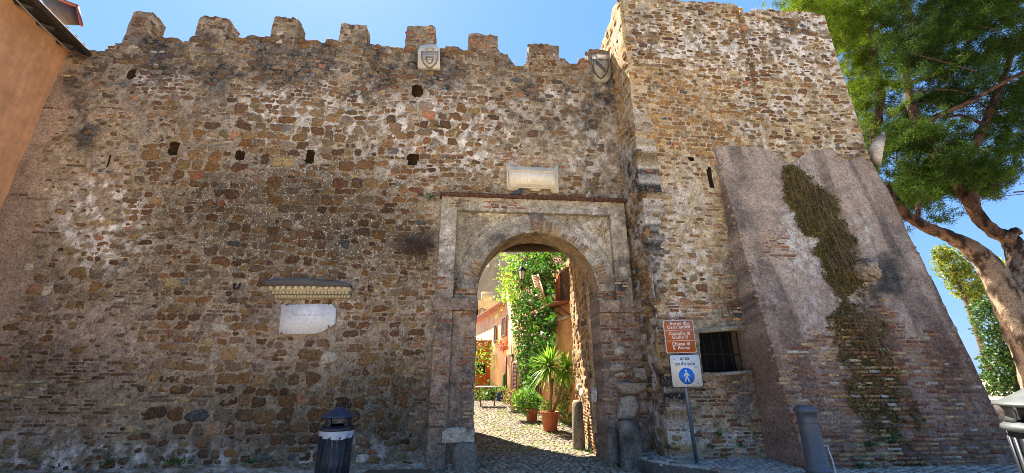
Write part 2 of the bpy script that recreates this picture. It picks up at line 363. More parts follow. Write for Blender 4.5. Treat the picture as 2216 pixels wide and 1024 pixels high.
# ---------------------------------------------------------------- curtain wall
STRIP = np.array([(100, 158), (115, 156), (200, 146), (300, 124), (500, 78), (680, 42), (860, 0), (1100, -60)])
def wall_field(P):
    u, v = proj(P); f = base_field(P); nz = fbm(P, 1.3, 4, 21) - .5; n2 = fbm(P, 4, 3, 22) - .5
    f['dark'] = np.clip(blobs([(192, 175, 42, 95, 1.7), (180, 280, 30, 70, 1.), (530, 130, 70, 60, .8), (390, 115, 80, 45, .6), (650, 135, 70, 45, .7), (770, 150, 60, 70, .6),
        (990, 165, 90, 50, .5), (1180, 235, 90, 60, .75), (1335, 330, 60, 220, 1.), (1375, 560, 30, 170, .8), (900, 700, 60, 100, .2), (120, 790, 150, 50, .25), (560, 660, 60, 40, .5), (300, 130, 900, 80, .6), (760, 120, 600, 55, .35),
        (700, 965, 700, 40, .2)], u, v), 0, 1)
    f['white'] = np.clip(.1 + blobs([(860, 280, 420, 100, .2), (220, 490, 90, 90, 1.), (350, 175, 60, 40, .6), (960, 300, 140, 90, .5), (560, 225, 60, 30, .6), (700, 240, 120, 60, .4), (1290, 370, 60, 100, .35), (240, 995, 300, 28, .7),
        (760, 985, 120, 40, .5), (1210, 215, 30, 30, .6), (1000, 640, 60, 60, .2), (90, 960, 140, 40, .3), (700, 640, 160, 60, .15)], u, v), 0, 1)
    f['cov'] = np.clip(-.02 + nz * .25 + blobs([(200, 330, 140, 190, .62), (130, 480, 120, 100, .4), (190, 745, 130, 80, .75), (1150, 300, 150, 90, .5), (1250, 250, 80, 110, .3), (640, 740, 220, 60, .3), (480, 560, 130, 120, .22),
        (1340, 400, 40, 220, .7), (640, 640, 60, 30, .5), (210, 985, 300, 40, .55), (560, 210, 300, 40, .1), (330, 230, 90, 60, .1), (530, 130, 50, 50, .4), (760, 140, 40, 60, .4)], u, v), 0, 1.1)
    st = sstep(14, -14, u - np.interp(v, STRIP[:, 0], STRIP[:, 1]) + n2 * 90 + nz * 50)
    f['cov'] = np.maximum(f['cov'], st * 1.6); f['pink'] = np.clip(st * .9 + blobs([(190, 745, 140, 80, .9), (640, 650, 120, 60, .6), (560, 740, 200, 80, .5), (1010, 720, 120, 200, .5)], u, v), 0, 1)
    f['mort'] = MORT
    damp = blobs([(620, 460, 230, 115, .52), (700, 880, 260, 100, .36), (830, 560, 120, 90, .2), (140, 800, 170, 70, .2), (60, 930, 150, 60, .15), (860, 850, 110, 120, .25), (60, 640, 80, 260, .12), (330, 640, 220, 120, .1)], u, v)
    f['tone'] = np.clip(1.02 - damp + nz * .25 + sstep(330, 150, v) * .05, .45, 1.3)
    f['tone'] += .3 * blobs([(200, 370, 120, 180, 1.), (1130, 330, 120, 60, .6)], u, v)
    f['white'] *= 1 - st; f['dark'] *= 1 - st * .6; f['smooth'] = st
    f['brick'] = (((v > 790 + n2 * 60) & (v < 950 + n2 * 50) & (u < 285 + n2 * 120)) | ((u > 893 + n2 * 30) & (v > 775 + nz * 80) & (v < 930) & (u < 960)) | ((v < 150) & (u > 1255)) |
        ((v > 338 + n2 * 20) & (v < 368) & (u > 1082) & (u < 1185)) | ((v > 600) & (v < 660) & (u > 245 + n2 * 60) & (u < 330)) | ((u > 310) & (u < 470) & (v > 850 + n2 * 20) & (v < 872))) * 1.
    for q, zk in enumerate((1.9, 2.75, 3.5, 4.15, 4.9, 5.7, 6.35, 7.1, 7.9, 8.5)):   # thin levelling courses of brick
        Q = np.stack((P[..., 0] * .7, P[..., 0] * 0 + q * 3.7, P[..., 0] * 0), -1); f['brick'] = np.maximum(f['brick'], ((np.abs(P[..., 2] - zk - (fbm(Q, 1.1, 2, 6) - .5) * .35) < .045) & (fbm(Q, 1.3, 2, 7) > .55)) * 1.)
    f['dbrick'] = ((u < 500)) * 1.
    f['cov'] = np.where((f['brick'] > .5) & (u < 300), .35 + nz * .6, f['cov'])
    f['speck'] = np.clip(.25 + blobs([(700, 430, 330, 170, .65), (900, 280, 300, 120, .4), (400, 560, 200, 160, .3), (850, 650, 200, 200, .3)], u, v) - st, 0, 1)
    return f
CREN = [(60, 117), (140, 114), (225, 112), (235, 100), (282, 88), (345, 84), (400, 90), (440, 86), (520, 84), (560, 80), (590, 86), (660, 86), (700, 92), (735, 92), (800, 98), (835, 104), (878, 106), (945, 108), (962, 110), (972, 104), (1000, 110),
        (1013, 112), (1077, 114), (1100, 124), (1115, 146), (1132, 147), (1143, 134), (1205, 132), (1216, 128), (1226, 138), (1250, 140), (1262, 130), (1320, 134), (1345, 140)]
cren0 = profile(WALL, CREN)
def cren(s):
    s = np.asarray(s, float); P = np.stack((s, s * 0, s * 0), -1); return cren0(s) + (fbm(P, 7, 3, 41) - .5) * .16
XL, XR = WALL.px(60, 300)[0] - .1, 2.75
GL = -.73; GR = 1.79; GC = (GL + GR) / 2; GRAD = (GR - GL) / 2
ZAP = WALL.px(1158, 506)[1]; ZSP = ZAP - GRAD
holes = [(u, v, w, h) for u, v, w, h in ((284, 160, 26, 20), (376, 322, 30, 26), (518, 336, 26, 20), (670, 340, 24, 30), (893, 345, 28, 24), (903, 197, 26, 28), (236, 350, 16, 26))]
HW = []
for u, v, w, h in holes:
    a = WALL.px(u - w / 2, v + h / 2); b = WALL.px(u + w / 2, v - h / 2); HW.append(((a[0] + b[0]) / 2, (a[1] + b[1]) / 2, b[0] - a[0], b[1] - a[1]))
def hole_disp(s, t, H, dep=.32):
    d = np.zeros_like(s)
    for a, b, w, h in H: d = np.where((np.abs(s - a) < w / 2) & (np.abs(t - b) < h / 2), -dep, d)
    return d
def wall_low(P): return (fbm(P, 1.0, 3, 61) - .5) * .10
def rough(P, sd): return (fbm(P, 7, 4, sd) - .5) * .052 + (vn(P, 22, sd + 9) - .5) * .012
def wall_disp(P, s, t):
    u, v = proj(P); return wall_low(P) + rough(P, 62) * (1 - .7 * sstep(30, -30, u - np.interp(v, STRIP[:, 0], STRIP[:, 1])))
def gate_bot(s, g=.0): return np.where(np.abs(s - GC) < GRAD, ZSP + np.sqrt(np.maximum(GRAD ** 2 - (s - GC) ** 2, 0)), g - .3)
def in_arch(s, t): return ((s - GC) ** 2 + (t - ZSP) ** 2 < (GRAD + .03) ** 2) | ((np.abs(s - GC) < GRAD + .03) & (t < ZSP))
def wcol(P, s, t): return mortar_col(wall_field(P), P)
KEEPW = [WALL.px(605, 660) + WALL.px(730, 726), WALL.px(585, 608) + WALL.px(762, 648), WALL.px(1094, 360) + WALL.px(1208, 420), WALL.px(905, 100) + WALL.px(953, 152), WALL.px(1280, 122) + WALL.px(1320, 180),
         WALL.px(948, 422) + (1.0 * WALL.px(1386, 700)[0], -1)]
def inwall(s, t, w, h):
    ok = (s > XL + .1) & (s < XR - .05) & (t - h * .3 > .02) & (t + h * .35 < cren(s))
    for a, b, c, d in KEEPW: ok &= ~((s > a - w * .3) & (s < c + w * .3) & (t < b + h * .3) & (t > d - h * .3))
    for a, b, c, d in HW: ok &= ~((np.abs(s - a) < c / 2 + w * .45) & (np.abs(t - b) < d / 2 + h * .45))
    return ok
def wall_big(P):
    u, v = proj(P); n = fbm(P, .9, 3, 81) - .5
    return (blobs([(700, 290, 420, 70, 1.), (640, 470, 230, 110, .8), (620, 860, 330, 100, 1.), (180, 640, 130, 60, .9), (1250, 330, 160, 60, .5), (420, 640, 160, 120, .4)], u, v) + n * 1.6) > .42
fort = thing('fortress_wall', (0, 8.4, 0), 'long crenellated rubble stone wall in the shade around the arched gateway', 'wall')
r1 = np.random.default_rng(11); mb = MB()
# left of the gate, over the gate, right of the gate
relief(mb, WALL, XL, XR, lambda s: s * 0 - .3, cren, .034, wall_disp, wcol, .62, holes=HW, cut=in_arch)
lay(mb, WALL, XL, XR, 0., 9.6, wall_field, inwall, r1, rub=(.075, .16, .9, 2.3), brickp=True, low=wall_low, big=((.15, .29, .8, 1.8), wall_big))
def crest_rocks(mb, surf, s0, s1, topf, n, field, r, dmax=.6, size=(.05, .14)):
    S = r.uniform(s0, s1, n); T = topf(S); P = surf.pt(S, T); f = field(P)
    for i in range(n):
        w = r.uniform(*size); c = RUB[r.integers(len(RUB))] * f['tone'][i] * r.uniform(.7, 1.1); c = mixc(c, L(110, 104, 96), np.array(r.uniform(0, .7)))
        q = surf.pt(S[i], T[i] - w * .15, -r.uniform(.02, dmax)); lump(mb, q, w * r.uniform(.8, 1.5), w, w * r.uniform(.4, .75), c, r)
crest_rocks(mb, WALL, XL + .3, XR - .1, cren, 420, wall_field, r1, .5)
mb.build('masonry', M['wall'], fort)
# merlons: front width is what remains after the side that shows
MERL = [(278, 360, 25, 92, -1), (425, 521, 38, 92, -1), (588, 663, 40, 92, -1), (735, 803, 53, 100, -1), (878, 945, 57, 112, -1), (1013, 1077, 74, 118, 0), (1140, 1210, 97, 142, 1), (1262, 1319, 108, 150, 1)]
MD = .42
for k, (u0, u1, v0, v1, sd) in enumerate(MERL):
    Bk = WALL.shift(-MD); m0, m1 = (u0 + u1) / 2, (v0 + v1) / 2
    s0 = WALL.px(u0, m1)[0] if sd < 1 else max(Bk.px(u0, m1)[0], WALL.px(u0, m1)[0]); s1 = Bk.px(u1, m1)[0] if sd < 0 else WALL.px(u1, m1)[0]
    zt = WALL.px(m0, v0)[1]; zb = WALL.px(m0, v1)[1] - .35; zcr = WALL.px(m0, v1)[1]
    r = np.random.default_rng(100 + k); mb = MB(); bricky = k in (2, 4, 5, 7)
    def mf(P, bricky=bricky, zcr=zcr, k=k):
        f = wall_field(P); f['brick'] = np.where(P[..., 2] > zcr + (.18 if k != 4 else .05), 1. if bricky and k > 2 else 0., 0.); f['dbrick'] = f['brick'] * 0; f['cov'] = f['cov'] * .2 + .08; f['dark'] = f['dark'] * .5 + .1
        f['tone'] = f['tone'] * .95; return f
    er = lambda s, s0=s0, s1=s1, zt=zt, k=k, zb=zb: zt + (fbm(np.stack((s, s * 0 + k, s * 0), -1), 5, 3, 9) - .6) * .11 - .02 * sstep(.12, 0, np.minimum(s - s0, s1 - s))
    mc = lambda P, s, t: mortar_col(mf(P), P)
    md = lambda P, s, t: (fbm(P, 5, 3, 63) - .5) * .05 + .015
    relief(mb, WALL, s0, s1, lambda s: s * 0 + zb, er, .05, md, mc, MD)
    ins = lambda s, t, w, h: (s - w * .35 > s0) & (s + w * .35 < s1) & (t > zcr - .2) & (t + h * .4 < er(s)) & ~((k == 4) & (s + w * .4 > WALL.px(905, 120)[0]) & (t < WALL.px(905, 99)[1] + .04)) & ~((k == 7) & (s + w * .4 > WALL.px(1280, 120)[0]) & (t < WALL.px(1280, 120)[1] + .04))
    lay(mb, WALL, s0, s1, zb, zt + .2, mf, ins, r, rub=(.08, .15, .9, 2.2), brickp=True, off=.015, dens=2)
    for sidx, sgn in ((s1, 1), (s0, -1)):
        if (sgn > 0 and sd > 0) or (sgn < 0 and sd < 0): continue
        SS = Surf(WALL.pt(sidx, 0.), -NW * sgn / np.linalg.norm(NW) if sgn > 0 else NW / np.linalg.norm(NW), (0, 0, 1), UW * sgn)
        a0, a1 = (0, MD) if sgn > 0 else (-MD, 0)
        lay(mb, SS, a0, a1, zb, zt - .05, mf, lambda s, t, w, h: (s > a0 + .03) & (s < a1 - .03) & (t + h * .4 < zt - .05), r, rub=(.07, .13, 1, 2), brickp=bricky, dens=2)
    crest_rocks(mb, WALL, s0 + .05, s1 - .05, er, 26, mf, r, .36, (.035, .075))
    mb.build('merlon', M['wall'], fort)
# ---------------------------------------------------------------- tower
TX0, TX1 = 2.73, TOWER.px(1828, 172)[0]
TT = [(1338, -9), (1390, -4), (1450, 0), (1500, 5), (1550, 8), (1598, 12), (1602, 13), (1605, 36), (1612, 32), (1625, 22), (1640, 20), (1700, 25), (1740, 26), (1782, 33), (1800, 36)]
tt0 = profile(TOWER, TT)
def ttop(s): s = np.asarray(s, float); return tt0(s) + (fbm(np.stack((s, s * 0, s * 0), -1), 7, 3, 45) - .5) * .12
WIN0 = TOWER.px(1524, 808); WIN1 = TOWER.px(1610, 716)
THOLE = [(1407, 340, 14, 14), (1497, 343, 12, 8)]
HT = []
for u, v, w, h in THOLE:
    a = TOWER.px(u - w / 2, v + h / 2); b = TOWER.px(u + w / 2, v - h / 2); HT.append(((a[0] + b[0]) / 2, (a[1] + b[1]) / 2, b[0] - a[0], b[1] - a[1]))
a = TOWER.px(1534, 408); b = TOWER.px(1541, 360); HT.append(((a[0] + b[0]) / 2, (a[1] + b[1]) / 2, .1, b[1] - a[1]))
def tower_field(P):
    u, v = proj(P); f = base_field(P); nz = fbm(P, 1.3, 4, 23) - .5; n2 = fbm(P, 4, 3, 24) - .5
    f['mort'] = L(164, 147, 116)
    f['white'] = np.clip(.14 + blobs([(1560, 110, 160, 60, .7), (1740, 100, 120, 80, .6), (1450, 70, 80, 60, .4), (1480, 560, 60, 140, .5), (1450, 690, 40, 20, .9), (1660, 290, 50, 60, .6), (1700, 200, 120, 60, .4), (1560, 950, 120, 40, .4), (1820, 280, 50, 60, .5)], u, v), 0, 1)
    f['dark'] = np.clip(.06 + blobs([(1400, 520, 30, 120, .5), (1410, 720, 30, 120, .4), (1600, 720, 50, 200, .5), (1450, 60, 140, 60, .3), (1720, 90, 140, 60, .35), (1430, 930, 60, 60, .5), (1380, 80, 40, 50, .3)], u, v), 0, 1)
    f['cov'] = np.clip(.12 + nz * .35 + blobs([(1480, 450, 90, 110, .55), (1450, 600, 60, 60, .3), (1560, 120, 100, 50, .3), (1740, 120, 120, 70, .3), (1600, 960, 160, 40, .5), (1620, 760, 60, 120, .5), (1400, 700, 30, 120, .45), (1700, 285, 160, 40, .2)], u, v), 0, 1)
    f['pink'] = np.clip(blobs([(1450, 700, 60, 60, .5), (1560, 840, 100, 60, .6), (1620, 760, 60, 140, .5)], u, v), 0, 1)
    f['brick'] = ((v > 655 + n2 * 110) & (v < 935 + n2 * 40) | (u > 1530 + n2 * 50) & (u < 1660) & (v > 330) | (u > 1370) & (u < 1440 + n2 * 80) & (v > 255) & (v < 345) & (nz > 0) | (v > 560) & (nz > .08)) * 1.
    f['dbrick'] = ((v > 800) & (n2 > .12)) * 1.
    f['cov'] = np.where(f['brick'] > .5, np.clip(.2 + nz * .9 + blobs([(1480, 850, 20, 100, -.2), (1600, 770, 60, 120, .25), (1450, 870, 60, 90, -.3)], u, v), 0, 1), f['cov'])
    f['tone'] = np.clip(1.1 + nz * .3 - blobs([(1560, 850, 220, 130, .25), (1620, 650, 60, 200, .2), (1410, 600, 30, 250, .15)], u, v), .5, 1.3); f['speck'] = f['speck'] * .7
    return f
def tower_low(P): return (fbm(P, .9, 3, 65) - .5) * .12
def tower_disp(P, s, t):
    d = tower_low(P) + rough(P, 66)
    j = TOWER.px(1628, 150)[0]; d = d - .05 * np.exp(-((s - j) / .05) ** 2) * (t > 7)
    return d
def tcol(P, s, t): return mortar_col(tower_field(P), P, 3)
tower = thing('stone_tower', (5.4, 8, 0), 'massive square stone tower with a sloping plastered buttress right of the gateway', 'tower')
r2 = np.random.default_rng(12); mb = MB()
relief(mb, TOWER, TX0, TX1, lambda s: s * 0 - .3, ttop, .034, tower_disp, tcol, .6, holes=HT + [((WIN0[0] + WIN1[0]) / 2, (WIN0[1] + WIN1[1]) / 2, WIN1[0] - WIN0[0], WIN1[1] - WIN0[1], .46)])
small = (TOWER.px(1382, 330), TOWER.px(1575, 165))
def intower(s, t, w, h, sm=None):
    ok = (s > TX0 + .04) & (s < TX1 - .06) & (t > .1) & (t + h * .35 < ttop(s)) & ~((s > WIN0[0] - w * .4 - .12) & (s < WIN1[0] + w * .4 + .04) & (t > WIN0[1] - .12 - h * .3) & (t < WIN1[1] + .14 + h * .3))
    for a, b, c, d in HT: ok &= ~((np.abs(s - a) < c / 2 + w * .45) & (np.abs(t - b) < d / 2 + h * .45))
    z = (s > small[0][0]) & (s < small[1][0] + .25 * np.sin(t * 9)) & (t > small[0][1] + .1 * np.sin(s * 7)) & (t < small[1][1] + .15 * np.sin(s * 5))
    return ok if sm is None else (ok & (z if sm else ~z))
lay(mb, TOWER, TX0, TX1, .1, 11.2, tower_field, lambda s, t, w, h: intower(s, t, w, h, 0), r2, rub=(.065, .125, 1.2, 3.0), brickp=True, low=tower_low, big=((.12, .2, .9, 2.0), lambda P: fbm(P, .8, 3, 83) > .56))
TPAL = np.array([L(150, 114, 70), L(160, 124, 78), L(138, 102, 62), L(128, 96, 64), L(166, 132, 84), L(118, 92, 66)])
lay(mb, TOWER, small[0][0], small[1][0] + .3, small[0][1] - .2, small[1][1] + .2, lambda P: {**tower_field(P), 'brick': P[..., 0] * 0, 'cov': P[..., 0] * 0 + .02}, lambda s, t, w, h: intower(s, t, w, h, 1), r2, rub=(.085, .105, 1.1, 2.3), fill=False, pal=TPAL, low=tower_low)
crest_rocks(mb, TOWER, TX0 + .05, TX1 - .05, ttop, 170, tower_field, r2, .4, (.03, .08))
# left flank of the tower
YF = 7.504 + MX * TX0; FL = Surf((TX0, YF, 0), (-MX, 1, 0), (0, 0, 1), (-1, -MX, 0)); ZT = float(tt0(TX0 + .1))
def flank_field(P):
    f = base_field(P); nz = fbm(P, 1.1, 4, 27) - .5; lo = sstep(7.6, 6.2, P[..., 2]); f['mort'] = L(170, 146, 104)
    f['dark'] = np.clip(lo * .85 + nz * .5, 0, 1); f['white'] = np.clip(.1 + lo * .5 + nz, 0, 1); f['cov'] = np.clip(.35 + nz, 0, 1); f['tone'] = 1.08 - lo * .2; return f
relief(mb, FL, .0, 4., lambda s: s * 0 - .3, lambda s: s * 0 + ZT - .02 + (fbm(np.stack((s, s * 0, s * 0), -1), 6, 3, 47) - .5) * .2, .07, lambda P, s, t: (fbm(P, 1.6, 4, 67) - .5) * .22 + .04, lambda P, s, t: mortar_col(flank_field(P), P, 5), .4)
lay(mb, FL, .0, 4., .2, ZT, flank_field, lambda s, t, w, h: (s > .06) & (t + h * .4 < ZT), r2, rub=(.1, .2, 1, 2), prot=(.03, .08), off=.0, pal=TPAL)
mb.box((TX0 + 2.9, YF + 2.45, ZT / 2 - .3), (4.6, 3.4, ZT), C=np.array((*L(120, 100, 76), 0.)))
mb.build('masonry', M['wall'], tower)
# grated window of the tower
wf = MB(); q0, q1 = WIN0, WIN1; IN = TOWER.shift(-.46)
stonec = np.array((*L(150, 142, 128), .3))
a = TOWER.px(1511, 719); b = TOWER.px(1609, 710); m = MB(); m.prism([(a[0], a[1] - .02), (b[0], b[1] - .03), (b[0], b[1] + .05), (a[0], a[1] + .06)], TOWER, -.2, .1, stonec); m.build('lintel', M['wall'], tower)
a = TOWER.px(1534, 809); b = TOWER.px(1622, 801); m = MB(); m.prism([(a[0], a[1] - .05), (b[0], b[1] - .05), (b[0], b[1]), (a[0], a[1])], TOWER, -.4, .12, stonec); m.build('sill', M['wall'], tower)
gr = MB(); Q = TOWER.shift(-.22); A = q0[0] + .02; Bx = q1[0] - .02
for i in range(6):
    x = A + (Bx - A) * i / 5; gr.tube([Q.pt(x, q0[1]), Q.pt(x, q1[1])], .013, 6)
for z in (.45,): gr.tube([Q.pt(A, q0[1] + (q1[1] - q0[1]) * z), Q.pt(Bx, q0[1] + (q1[1] - q0[1]) * z)], .011, 6)
gr.build('window_grille', M['iron'], tower)
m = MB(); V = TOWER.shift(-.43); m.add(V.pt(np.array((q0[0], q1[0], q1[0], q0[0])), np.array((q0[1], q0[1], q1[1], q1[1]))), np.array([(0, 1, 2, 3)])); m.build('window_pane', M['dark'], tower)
# ---------------------------------------------------------------- sloping buttress (batter)
BX0, BX1 = TOWER.px(1545, 318)[0], TX1; ZB = TOWER.px(1700, 318)[1]; KB = .145
BAT = Surf((0, 7.504 - KB * ZB - .05, 0), (1, .098, 0), (0, KB, 1), (MX, -1, KB))
BRL = np.array([(1500, 820), (1650, 800), (1740, 745), (1800, 735), (1850, 690), (1900, 655), (1960, 695), (2040, 715), (2100, 790), (2200, 870)])
def bat_field(P):
    u, v = proj(P); f = base_field(P); nz = fbm(P, 1.2, 4, 29) - .5; n2 = fbm(P, 4, 4, 30) - .5
    f['mort'] = L(184, 162, 140); f['cov'] = f['cov'] + 2
    bm = (v > np.interp(u, BRL[:, 0], BRL[:, 1]) + nz * 130 + n2 * 70) | ((np.abs(u - 1680) < 36 + n2 * 60) & (np.abs(v - 535) < 26)) | ((v > 500) & (n2 > .30) & (u > 1900)) | ((u < 1575) & (np.abs(v - 470) < 60) & (n2 > .05))
    f['brick'] = bm * 1.; f['cov'] = np.where(bm, .24 + nz * 1.0, 2.)
    lo = sstep(560, 820, v); f['pink'] = np.clip(.15 + nz - lo * .2, 0, 1)
    f['white'] = np.clip(blobs([(1740, 480, 40, 110, .9), (1800, 590, 40, 90, .8), (1860, 540, 30, 70, .6), (1790, 690, 50, 60, .7), (1640, 660, 60, 60, .2), (1870, 660, 30, 70, .5), (1960, 720, 40, 50, .3)], u, v) + .05, 0, 1)
    f['dark'] = np.clip(blobs([(1960, 500, 60, 160, .35), (1600, 600, 45, 260, .45), (2080, 640, 80, 200, .25), (1920, 620, 40, 90, .5), (1990, 960, 260, 40, .5), (1830, 720, 70, 80, .3), (1890, 840, 70, 160, .5)], u, v), 0, 1)
    f['tone'] = np.clip(1.06 - lo * .12 + nz * .22 - blobs([(2150, 760, 120, 200, .12)], u, v), .5, 1.3)
    st_ = fbm(np.stack((P[..., 0] * 5., P[..., 1] * 0, P[..., 2] * .45), -1), 1., 4, 17); f['mort'] = mixc(np.broadcast_to(L(160, 144, 131), P.shape).copy(), L(98, 90, 84), sstep(.48, .68, st_) * .85); f['smooth'] = f['tone'] * 0 + .8; f['speck'] = f['speck'] * .3
    return f
def bat_low(P): return (fbm(P, .8, 3, 71) - .5) * .12
def bat_disp(P, s, t):
    u, v = proj(P); ax = np.interp(v, (330, 420, 520, 640, 700, 960, 1010), (1705, 1742, 1795, 1850, 1860, 1960, 1980))
    return bat_low(P) + rough(P, 72) * .42 - .06 * np.exp(-((u - ax) / 45) ** 2)
bt0 = profile(BAT, [(1500, 317), (1545, 316), (1640, 318), (1688, 330), (1712, 354), (1730, 342), (1744, 328), (1800, 322), (1890, 322)])
bsl = lambda s: bt0(s)
def bcol(P, s, t):
    f = bat_field(P); C = mortar_col(f, P, 7); u, v = proj(P); lo = sstep(600, 820, v)
    C[..., :3] = mixc(C[..., :3], L(126, 88, 68), lo * .4); return C
mb = MB(); r3 = np.random.default_rng(13)
relief(mb, BAT, BX0, BX1, lambda s: s * 0 - .2, bsl, .036, bat_disp, bcol, 1.1)
lay(mb, BAT, BX0, BX1, .1, ZB, bat_field, lambda s, t, w, h: (s > BX0 + .05) & (s < BX1 - .1) & (t + h < bsl(s)), r3, brickp=True, fill=False, low=bat_low)
for q in range(110):
    t_ = r3.uniform(.2, ZB - .2); e_ = BX1 if q % 2 else BX0; lump(mb, BAT.pt(e_ - (.03 if q % 2 else -.03), t_, -r3.uniform(.0, .1)), r3.uniform(.03, .07), .05, r3.uniform(.02, .05), L(150, 132, 118) * r3.uniform(.75, 1.05), r3, 7, 4)
BSIDE = Surf((BX0 - .01, 7.504 + MX * BX0, 0), (-MX, 1, 0), (0, 0, 1), (-1, -MX, 0))
mb.build('buttress', M['wall'], tower)
# ---------------------------------------------------------------- gateway
gate = thing('stone_gateway', (GC, 8.4, 0), 'round arched gateway of brick and grey plaster framed by pilasters under a thin cornice', 'gateway')
PS = WALL.shift(.15); r4 = np.random.default_rng(14)
def gate_field(P):
    u, v = proj(P); f = base_field(P); nz = fbm(P, 1.6, 4, 33) - .5; n2 = fbm(P, 5, 4, 34) - .5
    f['mort'] = mixc(np.broadcast_to(L(168, 160, 142), P.shape).copy(), L(140, 116, 102), sstep(600, 700, v) * .8)
    f['dark'] = np.clip(.25 + nz + blobs([(1100, 510, 60, 40, .3), (1000, 520, 20, 80, .3), (1340, 560, 30, 100, .4), (1150, 600, 300, 60, .1), (1350, 760, 60, 80, .25)], u, v), 0, 1)
    f['white'] = np.clip(.12 + blobs([(1290, 490, 40, 50, .6), (965, 540, 20, 70, .6), (1080, 458, 60, 10, .6), (1250, 455, 60, 10, .5)], u, v), 0, 1)
    f['brick'] = ((v > 672) & ((u < 972 + n2 * 30) | (u > 996 + n2 * 40)) & (v < 935) | (v > 598 + n2 * 30) & (v < 646) & ((u < 1030) | (u > 1270)) | (v < 452 + n2 * 18) & (u < 1140 + n2 * 60) | (v < 443) & (u > 1200) & (n2 > -.05)) * 1.
    f['cov'] = np.where(f['brick'] > .5, np.clip(.12 + nz * .9 + blobs([(1010, 740, 30, 60, .5), (960, 700, 30, 30, .4), (1360, 740, 40, 80, .6)], u, v), 0, 1), 2.)
    f['tone'] = np.clip(.98 + nz * .3 - sstep(640, 900, v) * .12, .5, 1.2); f['speck'] = f['speck'] * .6; return f
def gcol(P, s, t): return mortar_col(gate_field(P), P, 9)
def gdisp(P, s, t): return rough(P, 83) * .55
GP0 = PS.px(951, 520)[0]; GP1 = PS.px(986, 520)[0]; GP2 = PS.px(1325, 520)[0]; GP3 = PS.px(1358, 520)[0]
ZTOP = PS.px(1150, 432)[1]; ZEN = PS.px(1150, 460)[1]; ZIM = PS.px(1000, 646)[1]; ZIB = PS.px(1000, 672)[1]
cst = lambda z: (lambda s: np.asarray(s, float) * 0 + z)
def piece(name, s0, s1, b, t, off, depth, bricks=True, wob=.03, extra=None):
    mb = MB(); relief(mb, WALL.shift(off), s0, s1, cst(b), lambda s: t + (fbm(np.stack((s, s * 0, s * 0), -1), 8, 2, 3) - .5) * wob * 0, .034, gdisp, gcol, depth)
    if bricks: lay(mb, WALL.shift(off), s0, s1, b, t, gate_field, lambda s, q, w, h: (s > s0 + w * .3) & (s < s1 - w * .3) & (q > b + h * .6) & (q + h * .6 < t), r4, brickp=True, fill=False)
    if extra: extra(mb)
    return mb.build(name, M['wall'], gate)
piece('pilaster', GP0, GP1, -.1, ZEN, .15, .3)
piece('pilaster', GP2, GP3, ZIB - .2, ZEN, .15, .3)
piece('jamb', GP1, GL + .005, -.1, ZIB, .07, .75); piece('jamb', GP1 + .02, GL, ZIM, ZSP + .3, .05, .72)
def blocks(mb):
    for (u0, v0, u1, v1) in ((1318, 786, 1350, 804), (1330, 806, 1355, 816), (1336, 826, 1398, 852), (1338, 858, 1382, 908), (1375, 795, 1400, 822), (1330, 750, 1352, 770)):
        a = PS.px(u0, v1); b = PS.px(u1, v0); stone(mb, WALL.shift(.15), (a[0] + b[0]) / 2, (a[1] + b[1]) / 2, b[0] - a[0], b[1] - a[1], .05, L(164, 154, 140) * r4.uniform(.7, 1.1), r4, n=16, k=6)
piece('jamb', GR - .005, GP3 + .12, -.1, ZIB, .10, .78, extra=blocks); piece('jamb', GR, GP2 - .01, ZIM, ZSP + .35, .05, .72)
piece('entablature', GP0, GP3, ZEN, ZTOP, .15, .3)
m = MB(); n = 40; ss = np.linspace(GP0 - .05, GP3 + .04, n); CC = np.array((*L(92, 66, 54), .2))
for a, b in zip(ss[:-1], ss[1:]): m.prism([(a, ZTOP + .0), (b, ZTOP + .0), (b, ZTOP + .055 + r4.uniform(-.006, .006)), (a, ZTOP + .055)], WALL, 0, .27 + r4.uniform(-.012, .008), CC)
m.build('cornice', M['wall'], gate)
for s0, s1 in ((GP0 - .03, GL + .03), (GR - .02, GP3 + .14)):
    m = MB(); relief(m, WALL.shift(.2), s0, s1, cst(ZIB), cst(ZIM), .034, gdisp, lambda P, s, t: gcol(P, s, t) * np.array((.92, .84, .82, 1)), .85); m.build('impost', M['wall'], gate)
# ring of the arch
RW = .40; nb, na = 14, 80; th = np.linspace(0, math.pi, na)[None, :]; rr = np.linspace(GRAD - .005, GRAD + RW, nb)[:, None]
S = GC + rr * np.cos(th); T = ZSP + rr * np.sin(th); A = WALL.shift(.11); P0 = A.pt(S, T); Pn = A.pt(S, T, gdisp(P0, S, T)); C = gcol(P0, S, T)
i = np.arange(nb * na).reshape(nb, na); m = MB(); m.add(Pn.reshape(-1, 3), np.stack((i[:-1, :-1], i[1:, :-1], i[1:, 1:], i[:-1, 1:]), -1).reshape(-1, 4), C.reshape(-1, 4))
for row in (0, nb - 1):
    V = np.concatenate((Pn[row], A.pt(S[row], T[row], np.full(na, -.25)))); k = np.arange(na - 1); m.add(V, np.stack((k, k + 1, na + k + 1, na + k), 1), np.concatenate((C[row], C[row])))
for a0, a1, r0, r1_ in ((1.22, 1.62, GRAD + .0, GRAD + .30), (.88, .98, GRAD + .02, GRAD + .2), (.70, .80, GRAD, GRAD + .2), (1.08, 1.16, GRAD, GRAD + .12), (2.70, 2.98, GRAD, GRAD + .3), (.12, .42, GRAD + .02, GRAD + .3)):
    a = a0
    while a < a1:
        q = mixc(BRK[r4.integers(len(BRK))], L(150, 134, 112), np.array(.6)); L0 = r4.uniform(.6, 1) * (r1_ - r0)
        rc = r0 + L0 / 2; brick(m, A, GC + rc * math.cos(a), ZSP + rc * math.sin(a), L0, .05, .02, q, r4, 0., a); a += .052 / GRAD * 1.15
m.build('archivolt', M['wall'], gate)
